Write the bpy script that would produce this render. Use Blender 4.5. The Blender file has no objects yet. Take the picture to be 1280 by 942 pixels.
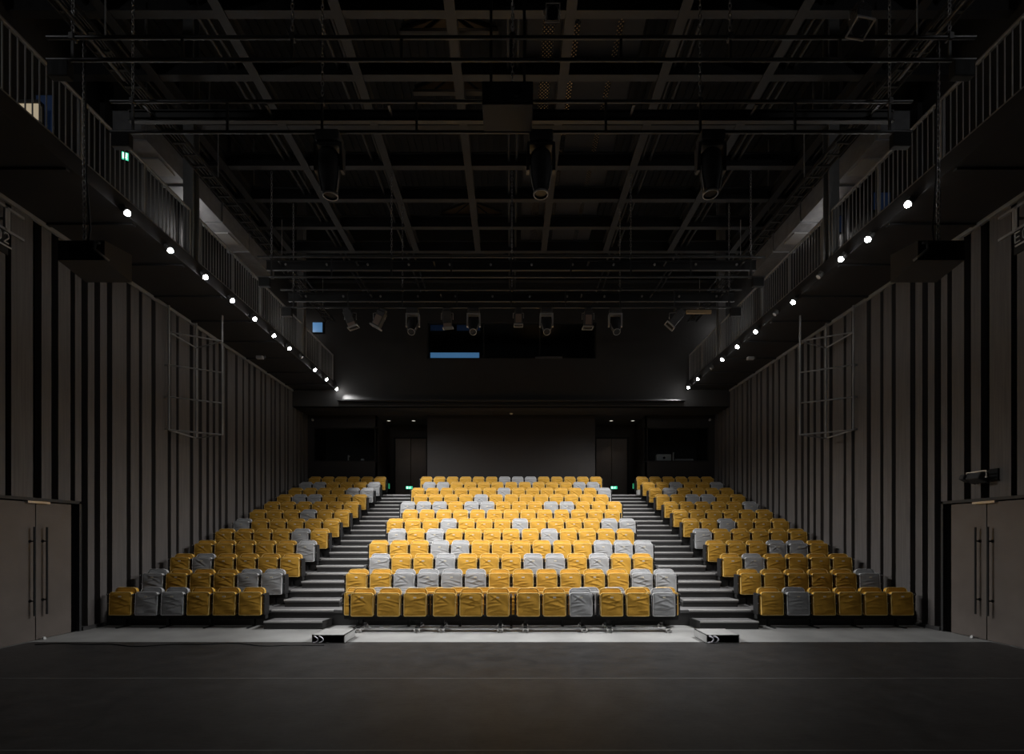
import bpy, bmesh, math, random
from mathutils import Vector, Matrix
PI = math.pi
S = bpy.context.scene
COL = S.collection
F, CX, CY, H = 604.0, 639.0, 670.0, 1.9          # focal length in pixels, vanishing point, eye height

def at(px, py, d):
    return Vector(((px - CX) / F * d, d, H + (CY - py) / F * d))

# ------------------------------------------------------------------ materials
def mat(name, col, rough=0.6, metal=0.0, var=0.0, scale=6.0, bump=0.0, bscale=60.0, stretch=None, spec=0.5, emit=None, estr=0.0, sheen=0.0):
    m = bpy.data.materials.new(name); m.use_nodes = True
    nt = m.node_tree; b = nt.nodes['Principled BSDF']
    b.inputs['Base Color'].default_value = (*col, 1)
    b.inputs['Roughness'].default_value = rough
    b.inputs['Metallic'].default_value = metal
    b.inputs['Specular IOR Level'].default_value = spec
    if sheen: b.inputs['Sheen Weight'].default_value = sheen
    if emit:
        b.inputs['Emission Color'].default_value = (*emit, 1); b.inputs['Emission Strength'].default_value = estr
    if var or bump:
        tc = nt.nodes.new('ShaderNodeTexCoord'); mp = nt.nodes.new('ShaderNodeMapping')
        nt.links.new(tc.outputs['Object'], mp.inputs['Vector'])
        if stretch: mp.inputs['Scale'].default_value = stretch
    if var:
        n = nt.nodes.new('ShaderNodeTexNoise'); n.inputs['Scale'].default_value = scale; n.inputs['Detail'].default_value = 5
        r = nt.nodes.new('ShaderNodeMapRange'); r.inputs['From Min'].default_value = 0.3; r.inputs['From Max'].default_value = 0.7
        r.inputs['To Min'].default_value = 1 - var; r.inputs['To Max'].default_value = 1 + var
        mx = nt.nodes.new('ShaderNodeMix'); mx.data_type = 'RGBA'; mx.blend_type = 'MULTIPLY'; mx.inputs['Factor'].default_value = 1
        mx.inputs['A'].default_value = (*col, 1)
        nt.links.new(mp.outputs['Vector'], n.inputs['Vector']); nt.links.new(n.outputs['Fac'], r.inputs['Value'])
        nt.links.new(r.outputs['Result'], mx.inputs['B']); nt.links.new(mx.outputs['Result'], b.inputs['Base Color'])
        rr = nt.nodes.new('ShaderNodeMapRange'); rr.inputs['To Min'].default_value = max(0, rough - 0.1); rr.inputs['To Max'].default_value = min(1, rough + 0.1)
        nt.links.new(n.outputs['Fac'], rr.inputs['Value']); nt.links.new(rr.outputs['Result'], b.inputs['Roughness'])
    if bump:
        n2 = nt.nodes.new('ShaderNodeTexNoise'); n2.inputs['Scale'].default_value = bscale; n2.inputs['Detail'].default_value = 3
        bp = nt.nodes.new('ShaderNodeBump'); bp.inputs['Strength'].default_value = bump; bp.inputs['Distance'].default_value = 0.01
        nt.links.new(mp.outputs['Vector'], n2.inputs['Vector']); nt.links.new(n2.outputs['Fac'], bp.inputs['Height'])
        nt.links.new(bp.outputs['Normal'], b.inputs['Normal'])
    return m

M = {}
M['yellow'] = mat('mustard_cloth', (0.62, 0.338, 0.050), 0.85, var=0.10, scale=9, bump=0.15, bscale=160, spec=0.2)
M['yellow_edge'] = mat('mustard_lit_hem', (0.74, 0.52, 0.18), 0.8, spec=0.2)  # hem paler than the cloth: edge catching light put into the colour
M['grey'] = mat('grey_cloth', (0.385, 0.39, 0.40), 0.85, var=0.07, scale=9, bump=0.15, bscale=160, spec=0.2)
M['grey_edge'] = mat('grey_lit_hem', (0.60, 0.60, 0.61), 0.8, spec=0.2)  # grey hem lightened the same way, for light on its edge
M['tag'] = mat('seat_number_tag', (0.72, 0.66, 0.52), 0.4)
M['black'] = mat('black_metal', (0.012, 0.012, 0.013), 0.5, var=0.15)
M['blackm'] = mat('black_matte', (0.008, 0.008, 0.008), 0.85)
M['steel'] = mat('galvanised_steel', (0.45, 0.45, 0.46), 0.35, 0.9, var=0.1)
M['board'] = mat('dark_oak_board', (0.090, 0.081, 0.077), 0.62, var=0.22, scale=3.0, stretch=(9, 9, 0.35), bump=0.08, bscale=20)
M['gap'] = mat('black_shade_gap', (0.002, 0.002, 0.002), 1.0, spec=0.0)  # near black backing puts the shade of deep recesses into the colour
M['door'] = mat('bronze_door_panel', (0.105, 0.087, 0.076), 0.5, var=0.12, scale=2.5, bump=0.03, bscale=30)
M['concrete'] = mat('polished_concrete', (0.30, 0.30, 0.295), 0.6, var=0.16, scale=1.6, bump=0.05, bscale=12)
M['deck'] = mat('grey_carpet_deck', (0.145, 0.143, 0.145), 0.9, var=0.12, scale=20, bump=0.2, bscale=220, spec=0.2)
M['riser'] = mat('charcoal_riser', (0.036, 0.035, 0.035), 0.7, var=0.15, scale=5)
M['nosing'] = mat('aluminium_nosing', (0.60, 0.59, 0.58), 0.5, 0.2)
M['plaster'] = mat('dark_plaster', (0.022, 0.021, 0.0205), 0.8, var=0.2, scale=2)
M['backboard'] = mat('dark_walnut_panel', (0.015, 0.0125, 0.012), 0.6, var=0.2, scale=3, stretch=(8, 8, 0.4))
M['upper'] = mat('grey_block_wall', (0.030, 0.029, 0.029), 0.85, var=0.2, scale=3)
M['roof'] = mat('dark_roof_deck', (0.012, 0.012, 0.012), 0.8, var=0.2, scale=1.5)
M['beam'] = mat('dark_grey_beam', (0.021, 0.021, 0.0215), 0.55, var=0.12)
M['pipe'] = mat('black_satin_pipe', (0.036, 0.036, 0.036), 0.38, var=0.1)
M['rail'] = mat('railing_paint', (0.24, 0.238, 0.236), 0.42, var=0.1)
M['gallery'] = mat('gallery_black', (0.014, 0.014, 0.0155), 0.75, var=0.2)
M['duct'] = mat('galvanised_duct', (0.30, 0.30, 0.31), 0.55, 0.3, var=0.15)
M['spk'] = mat('speaker_black', (0.034, 0.034, 0.036), 0.7, var=0.15, scale=12, bump=0.2, bscale=120)
M['lens'] = mat('dark_lens', (0.008, 0.008, 0.01), 0.35, spec=0.2)
M['gel'] = mat('brown_front_panel', (0.26, 0.19, 0.155), 0.6, var=0.1)
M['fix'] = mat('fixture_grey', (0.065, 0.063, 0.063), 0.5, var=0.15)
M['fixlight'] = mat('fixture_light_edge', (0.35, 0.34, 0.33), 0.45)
M['bulb'] = mat('lit_lamp', (1, 1, 1), 0.4, emit=(1.0, 0.985, 0.97), estr=90)
M['exit'] = mat('lit_exit_sign', (0.1, 0.6, 0.4), 0.4, emit=(0.08, 0.75, 0.42), estr=0.9)
M['exitwhite'] = mat('lit_exit_figure', (0.9, 1, 0.95), 0.4, emit=(0.75, 1, 0.9), estr=1.6)
M['greenlow'] = mat('lit_green_marker', (0.05, 0.4, 0.2), 0.4, emit=(0.03, 0.45, 0.18), estr=0.25)
M['blue'] = mat('lit_blue_screen', (0.1, 0.2, 0.4), 0.4, emit=(0.075, 0.20, 0.38), estr=0.68)
M['bluedim'] = mat('blue_panel', (0.03, 0.06, 0.16), 0.5, emit=(0.02, 0.05, 0.13), estr=0.07)
M['warm'] = mat('lit_step_light', (0.9, 0.8, 0.6), 0.4, emit=(1.0, 0.82, 0.55), estr=0.30)
M['downl'] = mat('lit_downlight', (1, 1, 1), 0.4, emit=(1, 0.93, 0.85), estr=0.7)
M['white'] = mat('white_plastic', (0.55, 0.55, 0.54), 0.5)
M['bracketwhite'] = mat('pale_bracket_paint', (0.82, 0.74, 0.62), 0.5)
M['sign'] = mat('sign_letter', (0.42, 0.42, 0.42), 0.5)
M['timber'] = mat('tan_timber', (0.36, 0.25, 0.13), 0.7, var=0.15, scale=5, stretch=(0.5, 8, 8))
M['cable'] = mat('white_cable', (0.80, 0.79, 0.86), 0.5)
M['cableblack'] = mat('black_cable', (0.012, 0.012, 0.012), 0.6)
M['tape'] = mat('worn_floor_tape', (0.10, 0.098, 0.097), 0.5, var=0.3, scale=4)
M['boxtop'] = mat('plywood_grey_paint', (0.33, 0.33, 0.325), 0.7, var=0.12, scale=8)

def vinyl_mat():
    m = mat('black_vinyl_dance_floor', (0.030, 0.028, 0.028), 0.42, spec=0.4)
    nt = m.node_tree; b = nt.nodes['Principled BSDF']
    tc = nt.nodes.new('ShaderNodeTexCoord')
    n = nt.nodes.new('ShaderNodeTexNoise'); n.inputs['Scale'].default_value = 2.6; n.inputs['Detail'].default_value = 10; n.inputs['Roughness'].default_value = 0.78
    nt.links.new(tc.outputs['Object'], n.inputs['Vector'])
    # scuffs: fine stretched streaks worn into the surface
    mp = nt.nodes.new('ShaderNodeMapping'); mp.inputs['Scale'].default_value = (2.5, 22, 1); mp.inputs['Rotation'].default_value = (0, 0, 0.5)
    n2 = nt.nodes.new('ShaderNodeTexNoise'); n2.inputs['Scale'].default_value = 2.2; n2.inputs['Detail'].default_value = 9; n2.inputs['Roughness'].default_value = 0.75
    nt.links.new(tc.outputs['Object'], mp.inputs['Vector']); nt.links.new(mp.outputs['Vector'], n2.inputs['Vector'])
    ad = nt.nodes.new('ShaderNodeMath'); ad.operation = 'MULTIPLY'
    nt.links.new(n.outputs['Fac'], ad.inputs[0]); nt.links.new(n2.outputs['Fac'], ad.inputs[1])
    cr = nt.nodes.new('ShaderNodeValToRGB')
    cr.color_ramp.elements[0].position = 0.13; cr.color_ramp.elements[0].color = (0.012, 0.0115, 0.0115, 1)
    cr.color_ramp.elements[1].position = 0.40; cr.color_ramp.elements[1].color = (0.056, 0.053, 0.052, 1)
    nt.links.new(ad.outputs[0], cr.inputs['Fac']); nt.links.new(cr.outputs['Color'], b.inputs['Base Color'])
    mr = nt.nodes.new('ShaderNodeMapRange'); mr.inputs['From Min'].default_value = 0.3; mr.inputs['From Max'].default_value = 0.7
    mr.inputs['To Min'].default_value = 0.36; mr.inputs['To Max'].default_value = 0.58
    nt.links.new(n2.outputs['Fac'], mr.inputs['Value']); nt.links.new(mr.outputs['Result'], b.inputs['Roughness'])
    bp = nt.nodes.new('ShaderNodeBump'); bp.inputs['Strength'].default_value = 0.12; bp.inputs['Distance'].default_value = 0.01
    nt.links.new(n2.outputs['Fac'], bp.inputs['Height']); nt.links.new(bp.outputs['Normal'], b.inputs['Normal'])
    return m
M['vinyl'] = vinyl_mat()

def glass_mat():
    m = bpy.data.materials.new('window_glass'); m.use_nodes = True; nt = m.node_tree; nt.nodes.clear()
    o = nt.nodes.new('ShaderNodeOutputMaterial'); mx = nt.nodes.new('ShaderNodeMixShader')
    t = nt.nodes.new('ShaderNodeBsdfTransparent'); t.inputs['Color'].default_value = (0.85, 0.88, 0.9, 1)
    g = nt.nodes.new('ShaderNodeBsdfGlossy'); g.inputs['Roughness'].default_value = 0.03
    mx.inputs['Fac'].default_value = 0.02
    nt.links.new(t.outputs[0], mx.inputs[1]); nt.links.new(g.outputs[0], mx.inputs[2]); nt.links.new(mx.outputs[0], o.inputs[0])
    return m
M['glass'] = glass_mat()

# ------------------------------------------------------------------ mesh builder
class MB:
    def __init__(s): s.v = []; s.f = []; s.sm = []; s.mi = []; s.m = 0
    def _add(s, vs, fs, smooth=False, mx=None):
        b = len(s.v)
        for p in vs:
            p = Vector(p)
            s.v.append(tuple(mx @ p) if mx else tuple(p))
        for f in fs: s.f.append([b + i for i in f]); s.sm.append(smooth); s.mi.append(s.m)
        return s
    def box(s, lo, hi, mx=None):
        x0, y0, z0 = lo; x1, y1, z1 = hi
        return s._add([(x0,y0,z0),(x1,y0,z0),(x1,y1,z0),(x0,y1,z0),(x0,y0,z1),(x1,y0,z1),(x1,y1,z1),(x0,y1,z1)],
                      [(0,3,2,1),(4,5,6,7),(0,1,5,4),(1,2,6,5),(2,3,7,6),(3,0,4,7)], False, mx)
    def cbox(s, c, d, mx=None):
        return s.box([c[i]-d[i]/2 for i in range(3)], [c[i]+d[i]/2 for i in range(3)], mx)
    def rbox(s, c, d, r=0.01, seg=2, mx=None):
        bm = bmesh.new(); bmesh.ops.create_cube(bm, size=1)
        for v in bm.verts: v.co = Vector((v.co.x*d[0]+c[0], v.co.y*d[1]+c[1], v.co.z*d[2]+c[2]))
        bmesh.ops.bevel(bm, geom=list(bm.edges), offset=min(r, 0.45*min(d)), segments=seg, affect='EDGES', profile=0.5)
        bm.verts.index_update()
        s._add([v.co.copy() for v in bm.verts], [[v.index for v in f.verts] for f in bm.faces], False, mx); bm.free(); return s
    def hexa(s, p, mx=None):   # 8 points: bottom 4 ccw, top 4 ccw
        return s._add(p, [(0,3,2,1),(4,5,6,7),(0,1,5,4),(1,2,6,5),(2,3,7,6),(3,0,4,7)], False, mx)
    def cyl(s, a, b, r, n=10, r2=None, cap=True, mx=None):
        a = Vector(a); b = Vector(b); r2 = r if r2 is None else r2
        d = (b - a).normalized(); u = d.orthogonal().normalized(); w = d.cross(u)
        vs = []
        for i in range(n):
            t = 2*PI*i/n; q = u*math.cos(t) + w*math.sin(t); vs += [a + q*r, b + q*r2]
        fs = [(2*i, 2*((i+1) % n), 2*((i+1) % n)+1, 2*i+1) for i in range(n)]
        s._add(vs, fs, True, mx)
        if cap:
            s._add([vs[2*i] for i in range(n)], [tuple(range(n-1, -1, -1))], False, mx)
            s._add([vs[2*i+1] for i in range(n)], [tuple(range(n))], False, mx)
        return s
    def tube(s, pts, r, n=8, closed=False, mx=None):
        pts = [Vector(p) for p in pts]; N = len(pts); vs = []; up = None
        for i, p in enumerate(pts):
            a = pts[(i-1) % N] if (closed or i > 0) else p; b = pts[(i+1) % N] if (closed or i < N-1) else p
            d = (b - a).normalized()
            if up is None: up = d.orthogonal().normalized()
            u = (up - d*up.dot(d))
            u = u.normalized() if u.length > 1e-5 else d.orthogonal().normalized()
            up = u; w = d.cross(u)
            for k in range(n):
                t = 2*PI*k/n; vs.append(p + (u*math.cos(t) + w*math.sin(t))*r)
        fs = []
        for i in range(N if closed else N-1):
            j = (i+1) % N
            for k in range(n): fs.append((i*n+k, i*n+(k+1) % n, j*n+(k+1) % n, j*n+k))
        if not closed: fs += [tuple(range(n-1, -1, -1)), tuple((N-1)*n+k for k in range(n))]
        return s._add(vs, fs, True, mx)
    def lathe(s, prof, n=20, mx=None):       # prof: (r, z) list about the z axis
        vs = []; fs = []
        for r, z in prof:
            for k in range(n): t = 2*PI*k/n; vs.append((r*math.cos(t), r*math.sin(t), z))
        for i in range(len(prof)-1):
            for k in range(n): fs.append((i*n+k, i*n+(k+1) % n, (i+1)*n+(k+1) % n, (i+1)*n+k))
        return s._add(vs, fs, True, mx)
    def sphere(s, c, r, n=12, m=8):
        c = Vector(c); vs = [c + Vector((0,0,r))]; fs = []
        for i in range(1, m):
            for k in range(n):
                a = PI*i/m; t = 2*PI*k/n; vs.append(c + Vector((r*math.sin(a)*math.cos(t), r*math.sin(a)*math.sin(t), r*math.cos(a))))
        vs.append(c - Vector((0,0,r))); L = len(vs)-1
        for k in range(n):
            fs.append((0, 1+k, 1+(k+1) % n)); fs.append((L, L-n+(k+1) % n, L-n+k))
        for i in range(m-2):
            for k in range(n): fs.append((1+i*n+k, 1+(i+1)*n+k, 1+(i+1)*n+(k+1) % n, 1+i*n+(k+1) % n))
        return s._add(vs, fs, True)
    def mesh(s, name, mats):
        me = bpy.data.meshes.new(name); me.from_pydata(s.v, [], s.f)
        me.polygons.foreach_set('use_smooth', s.sm); me.polygons.foreach_set('material_index', s.mi)
        for m in (mats if isinstance(mats, (list, tuple)) else [mats]): me.materials.append(m)
        me.update(); return me

def obj(name, mb, mats, parent=None):
    me = mb.mesh(name, mats) if isinstance(mb, MB) else mb
    o = bpy.data.objects.new(name, me); COL.objects.link(o)
    if parent is not None: o.parent = parent
    return o
def tag(o, label, cat, group=None):
    o['label'] = label; o['category'] = cat
    if group: o['group'] = group
    return o
def thing(name, label, cat, loc=(0,0,0), rot=(0,0,0), group=None):
    o = bpy.data.objects.new(name, None); COL.objects.link(o); o.empty_display_size = 0.1
    o.location = loc; o.rotation_euler = rot
    return tag(o, label, cat, group)
def struct(name, mb, mats, parent=None):
    o = obj(name, mb, mats, parent)
    if parent is None: o['kind'] = 'structure'
    return o
def copy_tree(o, parent=None):
    c = o.copy(); COL.objects.link(c)
    if parent is not None: c.parent = parent
    for ch in o.children: copy_tree(ch, c)
    return c
ORD = ['zeroth','first','second','third','fourth','fifth','sixth','seventh','eighth','ninth','tenth','eleventh','twelfth','thirteenth','fourteenth']
def look(o, target):     # aim the object's -Z at a point
    o.rotation_euler = (Vector(target) - o.location).to_track_quat('-Z', 'Y').to_euler()

# ------------------------------------------------------------------ measures
WX = 8.66                     # side wall face
ROW0, ROWP, RISE = 10.03, 0.9, 0.3235
def rowD(n): return ROW0 + ROWP*(n-1)
def platZ(n): return RISE*(n-1)
def edgeD(n): return 10.33 + ROWP*(n-2)
GX = 6.93                     # inner edge of the side galleries
GZ0, GZ1 = H+5.80, H+5.99     # gallery slab
RD = 19.12                    # upper rear wall
BACKD = 20.56
SOF = H + 5.14                # rear soffit
ROOF = 14.2

# ------------------------------------------------------------------ room shell
struct('floor', MB().box((-9.2, -4, -0.2), (9.2, 23, -0.004)), M['concrete'])

# side walls: boards of varied width with deep gaps backed near black for their shade
gaps = [4.7, 5.05, 5.6, 6.02, 6.4, 6.95, 7.35, 7.8, 8.32, 8.83, 9.17, 9.545, 9.81, 10.11, 10.42, 10.94, 11.29, 11.70, 12.24, 12.54,
        13.09, 13.46, 13.79, 14.08, 14.37, 14.69, 15.23, 15.62, 15.98, 16.31, 16.74, 17.02, 17.45, 17.72, 18.1, 18.5, 18.75, 19.2, 19.55, 19.9, 20.2]
random.seed(4)
gw = {g: random.choice([0.10, 0.12, 0.14, 0.16]) for g in gaps}
gw[9.81] = 0.15
def side_wall(s):
    w = MB(); w.m = 1
    w.box((min(s*(WX+0.13), s*(WX+0.4)), -4, -0.1), (max(s*(WX+0.13), s*(WX+0.4)), 23, GZ0+0.05))
    w.m = 0
    prev = -4.0
    for g in gaps + [20.62]:
        a, b = prev, g - gw.get(g, 0.0)/2
        z0 = 0.06
        if 8.0 < (a+b)/2 < 9.8: z0 = 2.60
        x0, x1 = sorted((s*WX, s*(WX+0.14)))
        w.box((x0, a, z0), (x1, b, GZ0+0.02))
        prev = g + gw.get(g, 0.0)/2
    return w
for s, nm in ((-1, 'wall_left'), (1, 'wall_right')):
    struct(nm, side_wall(s), [M['board'], M['gap']])
    # plinth strip along the foot of the wall, broken by the door
    p = MB()
    for a, b in ((-4, 8.12), (9.74, 20.6)):
        x0, x1 = sorted((s*(WX-0.03), s*(WX+0.13)))
        p.box((x0, a, -0.003), (x1, b, 0.07))
    struct('baseboard_' + nm[5:], p, M['riser'])
    t = MB(); x0, x1 = sorted((s*(WX-0.045), s*(WX+0.02))); t.box((x0, -4, GZ0-0.075), (x1, RD, GZ0-0.004))
    struct('trim_' + ('1' if s < 0 else '2'), t, M['rail'])
    u = MB(); x0, x1 = sorted((s*(WX+0.02), s*(WX+0.4))); u.box((x0, -4, GZ0), (x1, RD+0.2, ROOF))
    for k in range(9):     # pilasters on the upper wall
        y = 1.0 + 2.3*k; x0, x1 = sorted((s*(WX-0.08), s*(WX+0.1))); u.box((x0, y, GZ1), (x1, y+0.22, ROOF))
    struct('wall_upper_' + nm[5:], u, M['upper'])
struct('wall_front', MB().box((-9.2, -4.3, -0.1), (9.2, -4, ROOF)), M['plaster'])

# double doors in the side walls
def double_door(s, num):
    root = bpy.data.objects.new('door_%d' % num, None); COL.objects.link(root); root['kind'] = 'structure'
    root.location = (s*WX, 8.83, 0); root.empty_display_size = 0.2
    def X(a, b): return tuple(sorted((s*a, s*b)))
    fr = MB()
    x0, x1 = X(-0.02, 0.14)
    fr.box((x0, 0.84, 0), (x1, 0.89, 2.6)); fr.box((x0, -0.80, 2.545), (x1, 0.89, 2.6)); fr.box((x0, -0.80, 0), (x1, -0.75, 2.6))
    obj('door_frame', fr, M['beam'], root)
    for a, b in ((-0.745, -0.008), (0.008, 0.715)):
        x0, x1 = X(0.03, 0.09)
        lf = MB().rbox(((x0+x1)/2, (a+b)/2, 1.265), (x1-x0, b-a, 2.52), 0.006)
        leaf = obj('door_leaf', lf, M['door'], root)
        hy = b-0.10 if b < 0 else a+0.12
        hd = MB(); hx = s*(-0.055)
        hd.cyl((hx, hy, 0.46), (hx, hy, 2.07), 0.017, 10)
        for z in (0.73, 1.81): hd.cyl((hx, hy, z), (s*0.035, hy, z), 0.012, 8); hd.cyl((s*0.02, hy, z), (s*0.032, hy, z), 0.028, 10)
        obj('door_handle', hd, M['blackm'], leaf)
    # dark reveal strip between the leaf and the frame
    x0, x1 = X(0.05, 0.12)
    obj('door_reveal', MB().box((x0, 0.716, 0), (x1, 0.84, 2.545)), M['gap'], root)
    cl = MB(); x0, x1 = X(-0.03, 0.05); cl.box((x0, -0.2, 2.50), (x1, 0.22, 2.54))
    obj('door_closer', cl, M['steel'], root)
double_door(-1, 1); double_door(1, 2)
for s, wd in ((-1, 'left'), (1, 'right')):
    b = MB().rbox((0, 0, 0.02), (0.05, 0.05, 0.04), 0.008); b.cyl((0, 0, 0.03), (0, 0, 0.05), 0.02)
    o = obj('door_stop', b, M['white'], None); o.location = (s*(WX-0.05), 8.9 if s < 0 else 9.02, 0)
    tag(o, 'small pale door stop on the floor by the %s double doors' % wd, 'door stop')

# rear wall with recesses, booth openings and soffit
bw = MB()
bw.box((-3.56, BACKD-0.06, 3.3), (3.56, 22.9, SOF))
for s in (-1, 1):
    def B(x0, x1, y0, y1, z0, z1):
        a, b = sorted((s*x0, s*x1)); bw.box((a, y0, z0), (b, y1, z1))
    B(3.4, 5.9, 22.3, 22.7, 3.3, SOF)                  # back of the recess
    B(5.72, 5.78, BACKD, 22.3, 3.3, 5.05); B(5.72, 5.78, BACKD, 22.3, 6.55, SOF); B(5.72, 5.78, BACKD+0.3, 22.3, 5.05, 6.55)
    B(5.72, 9.2, BACKD, BACKD+0.12, 3.3, 5.08)         # below the booth window
    B(5.72, 9.2, BACKD, BACKD+0.12, 6.53, SOF)         # above it
    B(8.42, 9.2, BACKD, BACKD+0.12, 5.08, 6.53)
    B(5.78, 9.2, 22.9, 23.0, 3.3, SOF)                 # back of the booth
    B(5.78, 9.2, BACKD+0.12, 21.3, 5.0, 5.055)          # booth desk
struct('wall_back', bw, M['backboard'])
# upper rear wall, with the projection room window
rw = MB(); wx0, wx1, wz0, wz1 = -3.32, 3.36, 8.93, 10.36
rw.box((-9.2, RD, SOF), (9.2, RD+0.2, wz0)); rw.box((-9.2, RD, wz1), (9.2, RD+0.2, ROOF))
rw.box((-9.2, RD, wz0), (wx0, RD+0.2, wz1)); rw.box((wx1, RD, wz0), (9.2, RD+0.2, wz1))
rw.box((-3.6, 21.6, 8.6), (3.6, 21.7, 10.8)); rw.box((-3.6, RD+0.2, 8.7), (3.6, 21.6, 8.8)); rw.box((-3.6, RD+0.2, 10.5), (3.6, 21.6, 10.6))
rw.box((-3.6, RD+0.2, 8.7), (-3.5, 21.6, 10.6)); rw.box((3.5, RD+0.2, 8.7), (3.6, 21.6, 10.6))
struct('wall_rear_upper', rw, M['plaster'])
struct('ceiling_rear', MB().box((-9.2, RD+0.04, SOF), (9.2, 23, SOF+0.17)), M['plaster'])
struct('trim_3', MB().box((-6.83, RD-0.22, SOF+0.17), (6.83, RD+0.05, SOF+0.215)), M['beam'])
struct('trim_4', MB().box((-6.2, RD-0.04, SOF+0.06), (6.2, RD+0.05, SOF+0.10)), M['blackm'])

# windows
def window(num, x0, x1, z0, z1, y, bars):
    root = bpy.data.objects.new('window_%d' % num, None); COL.objects.link(root); root['kind'] = 'structure'
    root.location = ((x0+x1)/2, y, z0); w = x1-x0; h = z1-z0
    f = MB(); t = 0.045
    f.box((-w/2, 0, 0), (w/2, 0.08, t)); f.box((-w/2, 0, h-t), (w/2, 0.08, h)); f.box((-w/2, 0, 0), (-w/2+t, 0.08, h)); f.box((w/2-t, 0, 0), (w/2, 0.08, h))
    for k in range(1, bars): x = -w/2 + w*k/bars; f.box((x-0.02, 0, 0), (x+0.02, 0.08, h))
    obj('window_frame', f, M['blackm'], root)
    obj('window_pane', MB().box((-w/2+t, 0.035, t), (w/2-t, 0.041, h-t)), M['glass'], root)
window(1, wx0, wx1, wz0, wz1, RD+0.05, 3)
window(2, -8.42, -5.78, 5.08, 6.53, BACKD+0.02, 1)
window(3, 5.78, 8.42, 5.08, 6.53, BACKD+0.02, 1)
# doors in the rear recesses
for s, num in ((-1, 3), (1, 4)):
    root = bpy.data.objects.new('door_%d' % num, None); COL.objects.link(root); root['kind'] = 'structure'
    root.location = (s*4.62, 22.28, platZ(12))
    lf = MB(); lf.rbox((-0.36, 0, 1.42), (0.70, 0.06, 2.82), 0.006); lf.rbox((0.36, 0, 1.42), (0.70, 0.06, 2.82), 0.006)
    obj('door_leaf', lf, M['door'], root)
    fr = MB(); fr.box((-0.80, -0.03, 0), (-0.73, 0.05, 2.9)); fr.box((0.73, -0.03, 0), (0.80, 0.05, 2.9)); fr.box((-0.80, -0.03, 2.84), (0.80, 0.05, 2.9))
    obj('door_frame', fr, M['blackm'], root)

# roof deck with ridges, and the structural grid
rf = MB(); rf.box((-9.2, -4, ROOF), (9.2, RD+0.2, ROOF+0.3))
x = -8.6
while x < 8.6: rf.box((x, -4, ROOF-0.06), (x+0.10, RD, ROOF)); x += 0.22
struct('ceiling', rf, M['roof'])
GRZ = H + 9.0
def ibeam(mb, a, b, w, h, t=0.02):     # I section, a and b are the ends of the bottom centre line
    a = Vector(a); b = Vector(b)
    if abs(b.y-a.y) > abs(b.x-a.x):
        mb.box((a.x-w/2, a.y, a.z), (a.x+w/2, b.y, a.z+t)); mb.box((a.x-w/2, a.y, a.z+h-t), (a.x+w/2, b.y, a.z+h)); mb.box((a.x-t/2, a.y, a.z+t), (a.x+t/2, b.y, a.z+h-t))
    else:
        mb.box((a.x, a.y-w/2, a.z), (b.x, a.y+w/2, a.z+t)); mb.box((a.x, a.y-w/2, a.z+h-t), (b.x, a.y+w/2, a.z+h)); mb.box((a.x, a.y-t/2, a.z+t), (b.x, a.y+t/2, a.z+h-t))
for x in (-7.0, -5.02, -3.0, -1.05, 1.03, 2.98, 5.02, 7.0):
    mb = MB(); ibeam(mb, (x, -4, GRZ), (x, 15.3, GRZ), 0.18, 0.30); struct('ceiling_beam', mb, M['beam'])
for d in (0.2, 1.4, 2.55, 3.7, 4.87, 6.03, 7.2, 8.36, 9.52, 10.68, 11.84, 13.0, 14.16, 15.35):
    mb = MB(); ibeam(mb, (-8.66, d, GRZ+0.02), (8.66, d, GRZ+0.02), 0.14, 0.34); struct('ceiling_joist_beam', mb, M['beam'])
for d in (17.1, 18.8):
    mb = MB(); ibeam(mb, (-8.66, d, GRZ+0.9), (8.66, d, GRZ+0.9), 0.2, 0.4); struct('ceiling_joist_beam', mb, M['beam'])

# conduits running under the roof beside the beams
for x in (-3.40, -3.18, 3.19, 3.39, -5.55, -5.38, 5.38, 5.55, -0.06, 0.13, -7.35, 7.35):
    o = obj('conduit_pipe', MB().cyl((x, -3.9, GRZ+0.20), (x, RD-0.1, GRZ+0.20), 0.035, 8), M['beam'])
    side = 'centre' if abs(x) < 1 else ('left' if x < 0 else 'right')
    tag(o, 'thin dark conduit under the roof beside the %s ceiling beams' % {'centre': 'middle'}.get(side, side), 'pipe', 'conduits along the roof on the %s' % side)

# perforated walkway strips seen between the beams
def lattice(mb, x0, x1, y0, y1, z, pitch=0.085, r=0.011):
    y = y0
    while y < y1:
        mb.cyl((x0, y, z), (x1, y+(x1-x0), z), r, 4, cap=False); mb.cyl((x1, y, z), (x0, y+(x1-x0), z), r, 4, cap=False)
        y += pitch
    mb.box((x0-0.02, y0, z-0.02), (x0, y1+0.2, z+0.02)); mb.box((x1, y0, z-0.02), (x1+0.02, y1+0.2, z+0.02))
r = thing('roof_walkway', 'dark roof walkway with perforated strips right of the middle beam', 'walkway', (0, 6.5, GRZ+0.36))
for x0, x1 in ((0.30, 0.56), (0.82, 1.14), (1.29, 1.93), (2.08, 2.45)):
    obj('deck_plate', MB().box((x0, 0, 0), (x1, 9.0, 0.02)), M['gallery'], r)
for x0, x1 in ((0.58, 0.80), (1.16, 1.27), (1.95, 2.06)):
    mb = MB(); lattice(mb, x0, x1, 0, 8.8, 0.01, 0.075, 0.013)
    obj('perforated_strip', mb, M['gallery'], r)

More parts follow.
